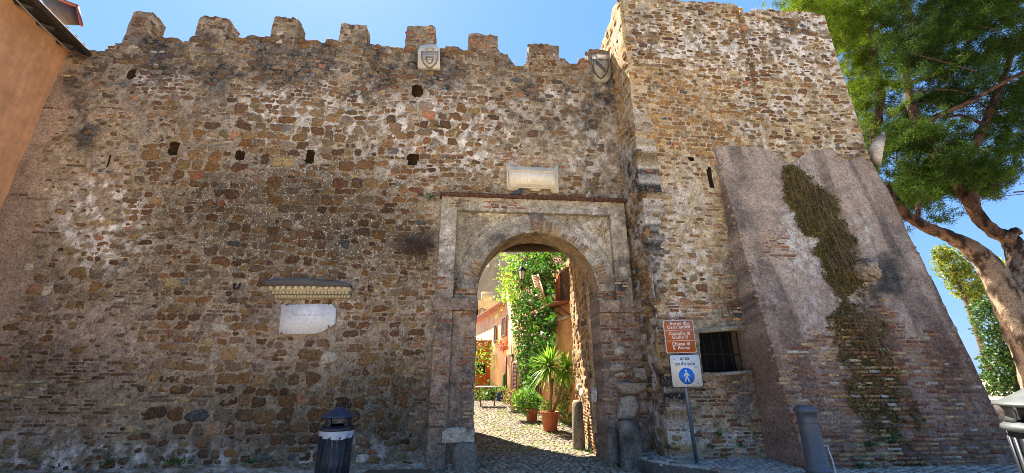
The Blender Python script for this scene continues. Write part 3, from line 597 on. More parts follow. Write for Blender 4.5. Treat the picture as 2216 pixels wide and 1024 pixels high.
# intrados skin, plastered
nn, nd = 70, 14; th = np.linspace(0, math.pi, nn); dd = np.linspace(-.12, .64, nd); S = GC + (GRAD - .012) * np.cos(th)[None] + 0 * dd[:, None]; T = ZSP + (GRAD - .012) * np.sin(th)[None] + 0 * dd[:, None]
P = WALL.pt(S, T, -dd[:, None] + 0 * S); P = P + (fbm(P, 3, 4, 91)[..., None] - .5) * .05; f = base_field(P); f['mort'] = L(160, 134, 98); f['dark'] = np.clip(fbm(P, 1.5, 3, 5) - .1, 0, 1)
m = MB(); i = np.arange(nn * nd).reshape(nd, nn); m.add(P.reshape(-1, 3), np.stack((i[:-1, :-1], i[:-1, 1:], i[1:, 1:], i[1:, :-1]), -1).reshape(-1, 4), mortar_col(f, P, 4).reshape(-1, 4)); m.build('intrados', M['wall'], gate)
for s0, s1 in ((GP1, GC - .12), (GC + .12, GP2)):
    m = MB(); bt = lambda s: np.where(np.abs(s - GC) < GRAD + RW - .03, ZSP + np.sqrt(np.maximum((GRAD + RW - .03) ** 2 - (s - GC) ** 2, 0)), ZSP)
    relief(m, WALL.shift(.035), s0, s1, bt, cst(ZEN), .034, gdisp, lambda P, s, t: gcol(P, s, t) * np.array((1.05, 1.0, .9, 1)), .1); m.build('spandrel', M['wall'], gate)
m = MB(); a = PS.px(1140, 520); m.prism([(GC - .13, ZSP + GRAD + .05), (GC + .11, ZSP + GRAD + .05), (GC + .15, ZEN), (GC - .17, ZEN)], WALL, 0, .14, np.array((*L(128, 112, 98), .6))); m.build('keystone', M['wall'], gate)
# fleur relief on the right spandrel
c0 = WALL.px(1303, 500); m = MB(); Q = WALL.shift(.05); fc = np.array((*L(168, 152, 124), .2))
for ang, ln in ((0, .26), (.85, .22), (-.85, .22), (math.pi, .12)):
    pts = [Q.pt(c0[0] + math.sin(ang) * ln * t + .05 * math.sin(ang) * math.sin(t * 3), c0[1] + math.cos(ang) * ln * t - abs(ang) * .03 * t * t) for t in np.linspace(0, 1, 7)]; m.tube(pts, [.02, .028, .032, .034, .03, .02, .008], 8, fc)
m.tube([Q.pt(c0[0] - .07, c0[1] - .01), Q.pt(c0[0] + .07, c0[1] - .01)], .02, 8, fc); m.build('fleur_relief', M['wall'], gate)
a = PS.px(957, 957); b = PS.px(1027, 926); m = MB()
relief(m, WALL.shift(.22), a[0], b[0], cst(a[1]), lambda s: b[1] - .05 * sstep(.2, 0, np.minimum(s - a[0], b[0] - s) * 2), .03, lambda P, s, t: (fbm(P, 4, 4, 7) - .5) * .06, lambda P, s, t: np.concatenate((mixc(np.broadcast_to(L(186, 176, 160), P.shape).copy(), L(96, 88, 78), sstep(.52, .68, fbm(P, 4, 4, 8)) * .8), P[..., :1] * 0), -1), .4); m.build('base_block', M['wall'], gate)
# guard stones
def guard(name, X, Y, r, h, label, lean=0., flat=.8, z0=0., col=L(128, 122, 112)):
    m = MB(); prof = [(r * 1.04, -.1), (r * 1.02, h * .15), (r, h * .4), (r * .96, h * .65), (r * .93, h * .85), (r * .84, h * .95), (r * .6, h * .995), (0.01, h)]
    m.lathe(prof, 28); V = m.v[0]; V[:, 1] *= flat; V = V + (fbm(V + (X, Y, 0), 4, 4, 3)[:, None] - .5) * np.array((.08, .08, .03)) * r / .22
    V[:, 0] += lean * V[:, 2]; m.v[0] = V; n1 = fbm(V + (X, 0, 0), 3, 4, 4); m.c[0] = np.concatenate((mixc(np.broadcast_to(col, V.shape).copy(), L(70, 66, 62), sstep(.45, .7, n1)), np.full((len(V), 1), .12)), 1)
    ob = m.build(name, M['wall'], None, True); ob.location = (X, Y, z0); tag(ob, label, 'guard stone', 'worn guard stones beside the gateway'); return ob
q = at_y(1007, 990, 7.95); zt = at_y(1007, 960, 7.95)[2]; guard('guard_stone', q[0], 7.95, .21, zt, 'broad worn guard stone under the white block at the left foot of the gate')
q = at_y(1364, 960, 8.0); zt = at_y(1364, 909, 8.0)[2]; guard('guard_stone', q[0], 8.0, .2, zt, 'tall grey guard stone at the right foot of the gate below the white blocks')
q = at_y(1329, 970, 8.2); zt = at_y(1329, 925, 8.2)[2]; guard('guard_stone', q[0], 8.25, .12, zt, 'thin dark guard stone squeezed between the gate opening and the broader grey one')
q = at_y(1251, 920, 10.05); zt = at_y(1251, 866, 10.05)[2]; guard('guard_stone', q[0], 10.05, .135, zt, 'round sunlit stone post standing inside the passage by the right wall', flat=1., col=L(150, 138, 116))
# ---------------------------------------------------------------- passage behind the arch and the gatehouse over it
def pas_field(P):
    f = base_field(P); nz = fbm(P, 1.2, 4, 37) - .5; f['mort'] = L(186, 160, 122); f['brick'] = (P[..., 2] < 1.1 + nz) * 1.; f['cov'] = np.clip(.1 + nz * .6, 0, 1); f['dark'] = np.clip(nz, 0, 1); f['tone'] = 1.0 + nz * .3; return f
m = MB(); JR = Surf((GR - .10, 9.12, 0), (0.0, 1, 0), (0, 0, 1), (-1, 0, 0)); pd = lambda P, s, t: (fbm(P, 1.5, 4, 93) - .5) * .14 + rough(P, 94)
relief(m, JR, 0., 2.65, cst(-.2), cst(5.2), .05, pd, lambda P, s, t: mortar_col(pas_field(P), P, 2), .5)
lay(m, JR, 0., 2.65, 0., 5.1, pas_field, lambda s, t, w, h: (s > .05) & (s < 2.55), r4, rub=(.12, .24, .9, 1.9), brickp=True, pal=TPAL, low=lambda P: (fbm(P, 1.5, 4, 93) - .5) * .14, prot=(.0, .025))
for u, v, w, h in ((1256, 838, .3, .2), (1262, 852, .3, .22), (1287, 855, .12, .3)):
    s, t = JR.px(u, v); stone(m, JR, s, t, w, h, .07, L(200, 190, 172), r4, n=14, k=7)
JL = Surf((-1.2, 8.95, 0), (0, 1, 0), (0, 0, 1), (1, 0, 0)); relief(m, JL, 0., 3.55, cst(-.2), cst(8.6), .12, pd, lambda P, s, t: mortar_col(pas_field(P), P, 2), .5)
cb = np.array((*L(120, 98, 74), 0.))
m.box((GC, 10.5, 6.9), (GR + 1.2 + .1, 2.6, 3.4), C=cb); m.box((GR + 2.55, 10.5, 4.2), (4.2, 2.35, 8.4), C=cb); m.box((-3.8, 10.75, 4.2), (4.4, 3.4, 8.4), C=cb)
m.build('gate_passage', M['wall'], fort)
m = MB(); m.box((GC, 11.6, 5.12), (GR + 1.6, .22, .2), C=np.array((*L(90, 78, 66), 0))); m.build('passage_beam', M['wall'], fort)
# ---------------------------------------------------------------- ground, street, pavement
def street_z(Y): return .05 * np.maximum(np.asarray(Y, float) - 10.5, 0)
FA = Surf((1.79, 13.3, 0), (-.28, 1, 0), (0, 0, 1), (-1, -.28, 0))
facx = lambda Y: 1.79 - .28 * (Y - 13.3)
m = MB(); ys = np.concatenate((np.linspace(-40, 6, 12), np.linspace(6.5, 30, 60), np.linspace(32, 160, 20))); xs = np.concatenate((np.linspace(-120, -6, 12), np.linspace(-5, 12, 40), np.linspace(14, 160, 14)))
X, Y = np.meshgrid(xs, ys); Z = street_z(np.minimum(Y, 24)) - .03; i = np.arange(X.size).reshape(X.shape)
m.add(np.stack((X, Y, Z), -1).reshape(-1, 3), np.stack((i[:-1, :-1], i[:-1, 1:], i[1:, 1:], i[1:, :-1]), -1).reshape(-1, 4))
gm, nt, p = nodes('stone_paved_ground'); p.inputs['Roughness'].default_value = .9; tc = N(nt, 'TexCoord'); vo = N(nt, 'TexVoronoi', Scale=8.); nt.links.new(tc.outputs['Object'], vo.inputs['Vector'])
no = N(nt, 'TexNoise', Scale=1.2, Detail=6.); nt.links.new(tc.outputs['Object'], no.inputs['Vector'])
c = mixn(nt, .5, ramp(nt, no.outputs['Fac'], (.3, L(198, 182, 152)), (.7, L(226, 210, 180))), vo.outputs['Color'], 'SOFT_LIGHT'); nt.links.new(c, p.inputs['Base Color'])
tag(m.build('ground', gm), kind='structure')
SFL = Surf((0, 0, 0), (1, 0, 0), (0, 1, 0), (0, 0, 1)); SSL = Surf((0, 0, -.525), (1, 0, 0), (0, 1, .05), (0, -.05, 1))
COB = np.array([L(128, 122, 112), L(140, 132, 118), L(112, 108, 102), L(148, 138, 120), L(120, 112, 100), L(134, 126, 116)])
m = MB(); r5 = np.random.default_rng(15)
def cob_sheet(mb, xs, ys, z):
    X, Y = np.meshgrid(xs, ys); P = np.stack((X, Y, z(Y)), -1); n = fbm(P, 1.3, 4, 95); g = sstep(.5, .66, n) * ((Y > 10) & (Y < 17)); C = mixc(np.broadcast_to(L(96, 86, 72), P.shape).copy(), L(98, 112, 46), g * .8)
    i = np.arange(X.size).reshape(X.shape); mb.add(P.reshape(-1, 3), np.stack((i[:-1, :-1], i[:-1, 1:], i[1:, 1:], i[1:, :-1]), -1).reshape(-1, 4), C.reshape(-1, 3))
cob_sheet(m, np.linspace(-2.5, 2.3, 50), np.linspace(5.5, 21.5, 160), lambda Y: street_z(Y) - .004)
for sf, y0, y1 in ((SFL, 6.4, 10.5), (SSL, 10.5, 21)):
    C = cells(-2.3, 2.3, y0, y1, .105, .125, .9, 1.25, r5); C[:, 1] += .10 * np.sin(C[:, 0] * 2.2)
    n = fbm(np.stack((C[:, 0], C[:, 1], C[:, 0] * 0), -1), .9, 3, 96)
    for (s, t, w, h), q in zip(C, n):
        if t > 12 and s > facx(t) + .1: continue
        if sf is SFL and ((s > GR + .05) and t > 9.2 or s < GL - .6 and t > 8.3): continue
        if (t < 8.1 and (s < -1.4 or s > 2.2)): continue
        stone(m, sf, s, t, w - .018, h - .018, .012 + r5.normal(0, .004), COB[r5.integers(len(COB))] * r5.uniform(.8, 1.15) * (.8 + .4 * q), r5, n=8, k=4)
tag(m.build('cobbled_street', M['cobble']), kind='structure')
# pavement on the right
PV = [(2.42, 8.55), (2.2, 8.05), (2.22, 7.7), (2.5, 7.35), (3.0, 7.0), (3.3, 6.2), (3.1, 4.5), (2.3, 2.0), (2.2, -4), (30, -4), (30, 12), (8.3, 12), (8.2, 8.6), (2.7, 8.6)]
m = MB(); m.prism(PV, SFL, -.05, .19, np.array((*L(112, 106, 98), 0.)))
C = cells(2.3, 9.5, 5.6, 8.6, .10, .12, 1., 1.7, r5); ca, sa = math.cos(.5), math.sin(.5)
PVE = lambda x, y: (y < 8.55) & (y > np.interp(x, (2.2, 2.5, 3.0, 3.4, 4, 12), (7.85, 7.45, 7.1, 6.3, 5.4, 5.4))) & (x > 2.32)
for s, t, w, h in cells(-6, 12, -2, 14, .10, .125, 1.1, 1.8, r5):
    x, y = 5 + (s - 5) * ca - (t - 7) * sa, 7 + (s - 5) * sa + (t - 7) * ca
    if not PVE(x, y) or x > 9.6: continue
    sf = Surf((0, 0, 0), (ca, sa, 0), (-sa, ca, 0), (0, 0, 1)); a, b = x * ca + y * sa, -x * sa + y * ca
    stone(m, sf, a, b, w - .012, h - .012, .012 + r5.normal(0, .002), L(150, 148, 146) * r5.uniform(.75, 1.2), r5, n=8, k=8, off=.192)
tag(m.build('pavement', M['cobble']), kind='structure')
m = MB(); kp = [(2.36, 8.5), (2.2, 8.05), (2.22, 7.7), (2.5, 7.35), (3.0, 7.0), (3.3, 6.2), (3.1, 4.5), (2.3, 2.0)]
kk = [np.array((*p, .0)) for p in kp]
for a, b in zip(kk[:-1], kk[1:]):
    d = (b - a) / np.linalg.norm(b - a); nrm = np.array((-d[1], d[0], 0)); q = [a, b, b + nrm * .16, a + nrm * .16]
    V = np.array([(*x[:2], -.05) for x in q] + [(*x[:2], .215) for x in q]); m.add(V, np.array([(0, 1, 5, 4), (1, 2, 6, 5), (2, 3, 7, 6), (3, 0, 4, 7), (4, 5, 6, 7)]), np.array((*L(168, 164, 156), 0)))
tag(m.build('kerb', M['wall']), kind='structure')
# rubble foot of the wall: a low bank of fallen mortar
m = MB(); sx = np.linspace(-9.2, -1.1, 90); q = np.linspace(0, 1, 9); S, Q = np.meshgrid(sx, q); off = .04 + Q * .28; zz = (1 - Q) ** 1.6 * .07 * (.6 + .8 * fbm(np.stack((S, S * 0, S * 0), -1), 1.2, 3, 3)); P = WALL.pt(S, zz - .02, off - .03); P = P + (fbm(P, 5, 3, 4)[..., None] - .5) * .07
i = np.arange(S.size).reshape(S.shape); f = base_field(P); f['white'] = f['white'] + .4; f['dark'] = f['dark'] + .3; m.add(P.reshape(-1, 3), np.stack((i[:-1, :-1], i[1:, :-1], i[1:, 1:], i[:-1, 1:]), -1).reshape(-1, 4), mortar_col(f, P, 3).reshape(-1, 4))
tag(m.build('rubble_bank', M['wall']), kind='structure')
# ---------------------------------------------------------------- carved stones on the wall
MARB = masonry_mat('carved_marble', rough=.8, bump=.35, speck=False, fine=60., dist=.006, mott=.35)
def mcolr(c, a=.0): return np.array((*c, a))
def slab(poly_px, surf, off0, off1, col, mb, jag=0.):
    q = np.array([surf.px(*p) for p in poly_px])
    if jag:
        o = []
        for a, b in zip(q, np.roll(q, -1, 0)):
            k = max(1, int(np.linalg.norm(b - a) / .06))
            o += [a + (b - a) * i / k + (r4.normal(0, jag, 2) if i else 0) for i in range(k)]
        q = np.array(o)
    mb.prism(q, surf, off0, off1, col); return q
def wpt(u, v, off=0.): s, t = WALL.px(u, v); return WALL.pt(s, t, off)
for k, (px, lab, dk) in enumerate(((((905, 150), (905, 118), (910, 106), (926, 101), (944, 103), (952, 112), (953, 152)), 'white marble coat of arms slab with rounded top set below the brick merlon', 0),
                              (((1287, 178), (1279, 124), (1317, 125), (1320, 170), (1312, 180), (1300, 181)), 'stained coat of arms slab under the last merlon beside the tower', 1))):
    t = thing('coat_of_arms', wpt((px[0][0] + px[-1][0]) / 2, 150), lab, 'coat of arms', 'carved coats of arms on the wall')
    m = MB(); slab(px, WALL, -.05, .10, mcolr(L(196, 188, 172) if not dk else L(160, 150, 134)), m); m.build('slab', MARB, t)
    q = WALL.shift(.105); cx_, cy_ = ((930, 130) if not dk else (1300, 150)); W_, H_ = (17, 18) if not dk else (16, 21)
    out = [(-1, -1), (-.5, -.92), (0, -.97), (.5, -.92), (1, -1), (1, -.2), (.8, .35), (.4, .75), (0, 1), (-.4, .75), (-.8, .35), (-1, -.2)]
    m = MB(); pts = [q.pt(*q.px(cx_ + x * W_, cy_ + y * H_)) for x, y in out]; m.tube(pts + pts[:1], .022, 6, mcolr(L(120, 112, 100) if not dk else L(84, 78, 70)))
    m.prism([q.px(cx_ + x * W_ * .9, cy_ + y * H_ * .9) for x, y in out], q, -.02, .012, mcolr(L(180, 170, 152) if not dk else L(150, 140, 122)))
    if dk:
        for d in (-.12, .12): m.tube([q.pt(*q.px(cx_ - W_ * .7, cy_ - H_ * (.75 + d)), .02), q.pt(*q.px(cx_ + W_ * .6, cy_ + H_ * (.2 - d)), .02)], .014, 6, mcolr(L(70, 64, 58)))
    else:
        for y in (-.6, -.3, .0): m.tube([q.pt(*q.px(cx_ - W_ * .8, cy_ + y * H_), .012), q.pt(*q.px(cx_ + W_ * .8, cy_ + y * H_), .012)], .009, 5, mcolr(L(140, 130, 114)))
        pts = [q.pt(*q.px(cx_ + x * W_ * .42, cy_ + 2 + y * H_ * .42), .02) for x, y in out]; m.tube(pts + pts[:1], .014, 5, mcolr(L(110, 100, 88)))
    m.build('shield', MARB, t)
    m = MB(); pts = [q.pt(*q.px(cx_ + math.cos(a) * 9, (107 if not dk else 130) + math.sin(a) * 3.2), .0) for a in np.linspace(0, 2 * math.pi, 17)]; m.tube(pts, .02, 6, mcolr(L(150, 140, 122)))
    m.build('hat_relief', MARB, t)
# framed tablet over the gateway
t = thing('inscription_tablet', wpt(1150, 415), 'framed cream marble tablet with moulded border over the gateway cornice', 'plaque')
m = MB(); slab(((1096, 413), (1096, 372), (1094, 360), (1106, 357), (1106, 364), (1196, 368), (1206, 362), (1208, 420), (1193, 420), (1190, 411), (1172, 410), (1168, 416), (1148, 415), (1145, 410), (1124, 408), (1120, 415)), WALL, -.03, .1, mcolr(L(206, 190, 160)), m, .006); m.build('frame', MARB, t)
m = MB(); slab(((1102, 402), (1101, 373), (1196, 376), (1197, 405)), WALL, .09, .112, mcolr(L(232, 218, 188)), m); m.build('panel', MARB, t)
m = MB(); q = WALL.shift(.11)
for a, b in (((1099, 405), (1098, 369)), ((1098, 369), (1199, 372)), ((1199, 372), (1201, 408)), ((1201, 408), (1099, 405))): m.tube([q.pt(*q.px(*a)), q.pt(*q.px(*b))], .02, 6, mcolr(L(214, 196, 160)))
m.build('moulding', MARB, t)
# white plaque with faint lettering
FONT = {}
def text(body, size, surf, s, t_, off, mat, name, parent, al='CENTER', ext=.002, rot=0., sp=1., bold=0.):
    c = bpy.data.curves.new(name, 'FONT'); c.body = body; c.size = size; c.align_x = al; c.extrude = ext; c.resolution_u = 2; c.space_character = sp; c.offset = bold
    o = bpy.data.objects.new(name, c); scene.collection.objects.link(o); dg = bpy.context.evaluated_depsgraph_get(); dg.update()
    me = bpy.data.meshes.new_from_object(o.evaluated_get(dg)); bpy.data.objects.remove(o); bpy.data.curves.remove(c)
    ob = bpy.data.objects.new(name, me); scene.collection.objects.link(ob); me.materials.clear(); me.materials.append(mat)
    X = Vector(surf.U).normalized(); Y = Vector(surf.V).normalized(); Z = X.cross(Y)
    Mx = Matrix((X, Y, Z)).transposed().to_4x4(); Mx.translation = Vector(surf.pt(s, t_, off))
    me.transform(Mx @ Matrix.Rotation(rot, 4, 'Z')); ob.parent = parent; ob.matrix_parent_inverse = parent.matrix_basis.inverted(); return ob
t = thing('marble_plaque', wpt(668, 724), 'white marble plaque with a broken lower corner and faint capitals, under the carved cornice', 'plaque')
m = MB(); slab(((607, 724), (613, 661), (721, 659), (729, 670), (727, 702), (712, 711), (697, 720), (680, 723), (640, 724)), WALL, .0, .075, mcolr(L(214, 213, 210)), m); m.build('slab', MARB, t)
s, z = WALL.px(672, 685); text('ROCCA DI GIVLIO', .062, WALL, s, z, .075, plain('worn_lettering', L(150, 148, 144), .9), 'lettering', t, ext=.001, sp=1.25)
for u, v in ((626, 660), (716, 658), (614, 723), (715, 709)): m = MB(); a = wpt(u, v, .05); m.tube([a, a + (0, -.06, 0), a + (0, -.06, -.03 if v < 690 else .03)], .009, 6); m.build('bracket', M['iron'], t)
# carved cornice fragment
t = thing('carved_cornice', wpt(672, 648), 'carved marble cornice fragment with rows of small dentils, blackened on top', 'cornice fragment')
m = MB(); slab(((586, 624), (585, 612), (640, 607), (700, 611), (763, 620), (763, 626)), WALL, -.05, .30, mcolr(L(88, 84, 80)), m, .008); m.build('top_slab', MARB, t)
m = MB(); cc = mcolr(L(190, 174, 140))
slab(((592, 633), (590, 623), (763, 625), (762, 634)), WALL, -.05, .2, cc, m); slab(((596, 641), (594, 632), (762, 633), (761, 641)), WALL, -.05, .15, mcolr(L(120, 108, 86)), m); slab(((601, 649), (599, 640), (761, 641), (760, 647)), WALL, -.05, .11, mcolr(L(150, 134, 106)), m)
m.build('body', MARB, t)
m = MB()
for i in range(13): lump(m, wpt(598 + i * 12.9, 627.5, .22), .045, .03, .04, L(200, 184, 150), r4, 8, 5)
m.build('egg_moulding', MARB, t)
m = MB()
for i in range(22): m.box(wpt(600 + i * 7.4, 636.5, .15), (.045, .06, .05), C=cc)
for i in range(24): m.box(wpt(604 + i * 6.7, 644, .11), (.04, .06, .045), C=cc)
m.build('dentils', MARB, t)
# iron hooks
for (u, v), lab in (((518, 621), 'rusty iron hook bent upwards left of the carved cornice'), ((808, 625), 'rusty iron stub right of the carved cornice')):
    m = MB(); a = wpt(u - 7, v - 5, -.02)
    pts = [a, a + (0, -.08, 0), a + (.02, -.1, -.08), a + (.07, -.1, -.11), a + (.12, -.1, -.06), a + (.13, -.1, .01)] if u < 600 else [a, a + (0, -.12, .0), a + (.01, -.13, -.08), a + (.02, -.12, -.11)]
    m.tube(pts, .016, 8); tag(m.build('iron_hook', M['iron'], None, True), lab, 'hook')
# white corbel stones of the tower
def rock(name, pts, rad, col, lab, cat, seed):
    m = MB(); m.tube(pts, rad, 18, np.array((*col, .3))); V = m.v[0]; m.v[0] = V + (fbm(V, 4, 4, seed)[:, None] - .5) * .12 + (fbm(V + 5, 9, 3, seed)[:, None] - .5) * .04
    C = mixc(np.broadcast_to(col, V.shape).copy(), L(86, 78, 70), sstep(.48, .66, fbm(V, 3, 4, seed + 1))); m.c[0] = np.concatenate((C, np.full((len(V), 1), .3)), 1)
    return tag(m.build(name, M['wall'], None, True), lab, cat)
rock('corbel_stone', [at_y(1900, 360, 8.0), at_y(1896, 345, 7.95), at_y(1897, 320, 7.95), at_y(1906, 300, 8.0), at_y(1912, 289, 8.05)], (.05, .1, .12, .09, .03), L(196, 186, 168), 'white weathered corbel stone jutting from the right edge of the tower', 'corbel', 3)
s, z = BAT.px(1864, 590); m = MB(); lump(m, BAT.pt(s, z, .1), .17, .2, .2, L(170, 156, 136), r4, 22, 16); V = m.v[0]; m.v[0] = V + (fbm(V, 6, 4, 5)[:, None] - .5) * .14; m.c[0][:, :3] = mixc(m.c[0][:, :3], L(92, 84, 76), sstep(.45, .62, fbm(V, 5, 4, 6)))
tag(m.build('corbel_stone', M['wall']), 'grey blocky corbel stone sticking out of the sloping buttress beside the moss', 'corbel')
# pigeon on the cornice
m = MB(); a = wpt(1118, 417, .17) + (0, 0, -.0)
zt = float(WALL.pt(0, ZTOP)[2]) + .06; a = WALL.pt(WALL.px(1118, 417)[0], zt, .17)
bc = L(62, 64, 72)
m.tube([a + (-.17, 0, .035), a + (-.1, 0, .06), a + (-.03, 0, .075), a + (.04, 0, .09), a + (.075, -.0, .125), a + (.085, 0, .165), a + (.10, 0, .175), a + (.125, 0, .168)], (.012, .03, .055, .06, .04, .028, .026, .006), 10, np.array((*bc, 0)))
m.tube([a + (.0, .01, .04), a + (.005, .01, -.0)], .006, 5, np.array((*L(120, 60, 50), 0))); m.tube([a + (.01, -.02, .04), a + (.015, -.02, 0)], .006, 5, np.array((*L(120, 60, 50), 0)))
tag(m.build('pigeon', plain('pigeon_feathers', bc, .7, vc=True), None, True), 'dark grey pigeon resting on the gateway cornice below the tablet', 'pigeon')
# ---------------------------------------------------------------- leaves, weeds and moss
def leaf_cards(mb, P, size, cols, r, up=.0, asp=.55, nrm=None):
    n = len(P); d = r.normal(0, 1, (n, 3)); d[:, 2] += up; d /= np.linalg.norm(d, axis=1)[:, None]
    e = r.normal(0, 1, (n, 3)); e = np.cross(d, e); e /= np.maximum(np.linalg.norm(e, axis=1), 1e-6)[:, None]
    L_ = (size * r.uniform(.6, 1.3, n))[:, None]; W_ = L_ * asp / 2; f = np.cross(d, e)
    V = np.stack((P, P + d * L_ * .45 + e * W_ - f * L_ * .06, P + d * L_, P + d * L_ * .45 - e * W_ - f * L_ * .06), 1).reshape(-1, 3)
    c = cols[r.integers(len(cols), size=n)] * r.uniform(.7, 1.25, n)[:, None]; C = np.repeat(c, 4, 0); mb.add(V, np.arange(4 * n).reshape(n, 4), C)
GRN = np.array([L(58, 92, 40), L(74, 110, 46), L(46, 78, 36), L(90, 124, 54)])
def weed(name, base, r_, h, n, lab, cat='weed', group=None, cols=GRN, leaf=.05, up=.6, seed=0):
    r = np.random.default_rng(seed + int(abs(base[0]) * 100)); m = MB(); q = r.normal(0, 1, (n, 3)) * (r_, r_, h * .4); q[:, 2] = np.abs(q[:, 2])
    leaf_cards(m, np.asarray(base) + q * .6, leaf, cols, r, up)
    for _ in range(6): m.tube([np.asarray(base) - (0, 0, .02), np.asarray(base) + (r.normal(0, r_ * .6), r.normal(0, r_ * .4), h * r.uniform(.4, .9))], .004, 4, np.array((*L(70, 90, 44), 1)))
    o = m.build(name, M['leaf']); return tag(o, lab, cat, group)
for u, v, rr, h, lab in ((262, 1012, .07, .26, 'tall narrow green weed at the foot of the wall, left of the others'), (392, 1016, .09, .14, 'low green weed at the wall foot left of the leafier clump'), (414, 1016, .10, .16, 'leafier green weed at the wall foot beside the low one'), (560, 1014, .07, .1, 'small weed at the wall foot left of the litter bin')):
    s, z = WALL.px(u, v); weed('weed', WALL.pt(s, .16, .32), rr, h, 46, lab, group='weeds along the foot of the walls')
for u, v, lab in ((1444, 968, 'tiny weed in the tower bricks just left of the sign pole foot'), (1538, 968, 'small weed in the tower wall right of the sign pole'), (1600, 965, 'weed in the tower wall nearest the buttress'), (1552, 942, 'weed sprig high in the bricks right of the sign pole')):
    s, z = TOWER.px(u, v); weed('weed', TOWER.pt(s, z, .05), .05, .08, 26, lab, group='weeds along the foot of the walls', leaf=.04)
for u, v, n, lab in ((1876, 965, 60, 'bright green weed tuft growing low on the buttress bricks'), (1928, 955, 44, 'darker weed tuft low on the buttress, right of the bright one'), (1856, 1010, 30, 'small weed where the buttress meets the pavement')):
    s, z = BAT.px(u, v); weed('weed', BAT.pt(s, z, .05), .12, .14, n, lab, group='weeds along the foot of the walls', leaf=.05)
s, z = WALL.px(930, 430); weed('fern', WALL.pt(s, z, .03), .14, .08, 50, 'small dark fern sprouting from the wall left of the gateway cornice', 'fern', leaf=.06)
s, z = WALL.px(948, 275); weed('fern', WALL.pt(s, z, .02), .1, .08, 30, 'small fern tuft high on the wall under the coat of arms', 'fern', leaf=.06)
weed('weed', np.array((1.9, 8.15, .02)), .12, .12, 40, 'weed at the foot of the tall guard stone by the kerb', group='weeds along the foot of the walls')
weed('weed', np.array((GR - .12, 9.6, .0)), .1, .14, 40, 'weed inside the gateway at the foot of the right jamb', group='weeds along the foot of the walls')
# moss and dry grass down the buttress: a ragged carpet with leafy tufts
m = MB(); r6 = np.random.default_rng(16); ax_v = (350, 420, 520, 640, 690, 780, 880, 985); ax_u = (1706, 1742, 1796, 1838, 1850, 1872, 1912, 1960); wd = (16, 44, 52, 38, 56, 56, 62, 76)
MOS = np.array([L(96, 88, 42), L(112, 102, 50), L(86, 72, 42), L(138, 116, 66), L(106, 86, 52)])
a0 = BAT.px(1660, 500)[0]; a1 = BAT.px(2040, 900)[0]; S, T = np.meshgrid(np.arange(a0, a1, .028), np.arange(.15, ZB, .028)); P0 = BAT.pt(S, T); u, v = proj(P0)
x = np.abs(u - np.interp(v, ax_v, ax_u)) / np.interp(v, ax_v, wd); n1 = fbm(P0, 2.2, 5, 33); n2 = fbm(P0, 9, 3, 34)
den = np.interp(v, (340, 352, 370, 600, 640, 655, 690, 740, 800, 985), (-1, .2, .9, .9, .6, .42, .95, .75, .6, .5)); msk = den + (n1 - .5) * 2.2 + (n2 - .5) * 1.3 - x ** 2 * .75
P = BAT.pt(S, T, bat_low(P0) - .06 * np.exp(-(x * 1.1) ** 2) + .012 + .05 * n2 * np.clip(msk, 0, 1)); C = mixc(mixc(np.broadcast_to(MOS[0], P.shape).copy(), MOS[3], sstep(.45, .7, fbm(P0, 6, 4, 35))), MOS[2], sstep(.5, .7, fbm(P0, 4, 4, 36)))
i = np.arange(S.size).reshape(S.shape); F = np.stack((i[:-1, :-1], i[:-1, 1:], i[1:, 1:], i[1:, :-1]), -1).reshape(-1, 4); F = F[msk.ravel()[F].min(1) > .12]; m.add(P.reshape(-1, 3), F, C.reshape(-1, 3))
k = np.nonzero(msk.ravel() > .1)[0]; k = r6.choice(k, min(7000, len(k)), False); leaf_cards(m, P.reshape(-1, 3)[k] + BAT.N * .02, .05, MOS, r6, -.2, .8)
tag(m.build('moss', M['leaf']), 'olive moss streak running down the sloping buttress', 'moss', kind='stuff')
m = MB()
for (a0, b0, du, dv, k) in ((1760, 440, 26, 60, 90), (1810, 545, 34, 50, 110), (1715, 390, 16, 30, 40), (1850, 690, 40, 26, 70), (1880, 730, 30, 30, 40)):
    for _ in range(k):
        s, z = BAT.px(a0 + r6.normal(0, du * .6), b0 + r6.normal(0, dv * .6)); p = BAT.pt(s, z, .03); d = BAT.N * r6.uniform(.05, .14) + np.array((r6.normal(0, .08), 0, 0)); l = r6.uniform(.15, .4)
        q = [p, p + d + (0, 0, .03), p + d * 1.5 + (0, 0, -l * .5), p + d * 1.6 + (0, 0, -l)]; w = np.array((.007, 0, .002)); c = (L(150, 122, 72) if r6.random() < .6 else L(120, 92, 56)) * r6.uniform(.6, 1.1)
        V = np.concatenate([(x - w * (1 - i / 4), x + w * (1 - i / 4)) for i, x in enumerate(q)]); m.add(V, np.array([(0, 1, 3, 2), (2, 3, 5, 4), (4, 5, 7, 6)]), np.array((*c, 1)))
tag(m.build('dry_grass', M['leaf']), 'straw coloured dry grass hanging in the moss on the buttress', 'grass', kind='stuff')
m = MB()
for k in range(46):
    s = r6.uniform(-8.2, 2.3); z = float(cren(np.array([s]))[0]); p = WALL.pt(s, z, -r6.uniform(.05, .3)); c = L(150, 120, 76) * r6.uniform(.6, 1.1)
    for _ in range(7):
        e = p + (r6.normal(0, .10), r6.normal(0, .05), r6.uniform(.06, .26)); x = p + (r6.normal(0, .05), 0, 0); w = np.array((.006, 0, 0)); m.add(np.array((x - w, x + w, e)), np.array([(0, 1, 2)]), np.array((*c, 1)))
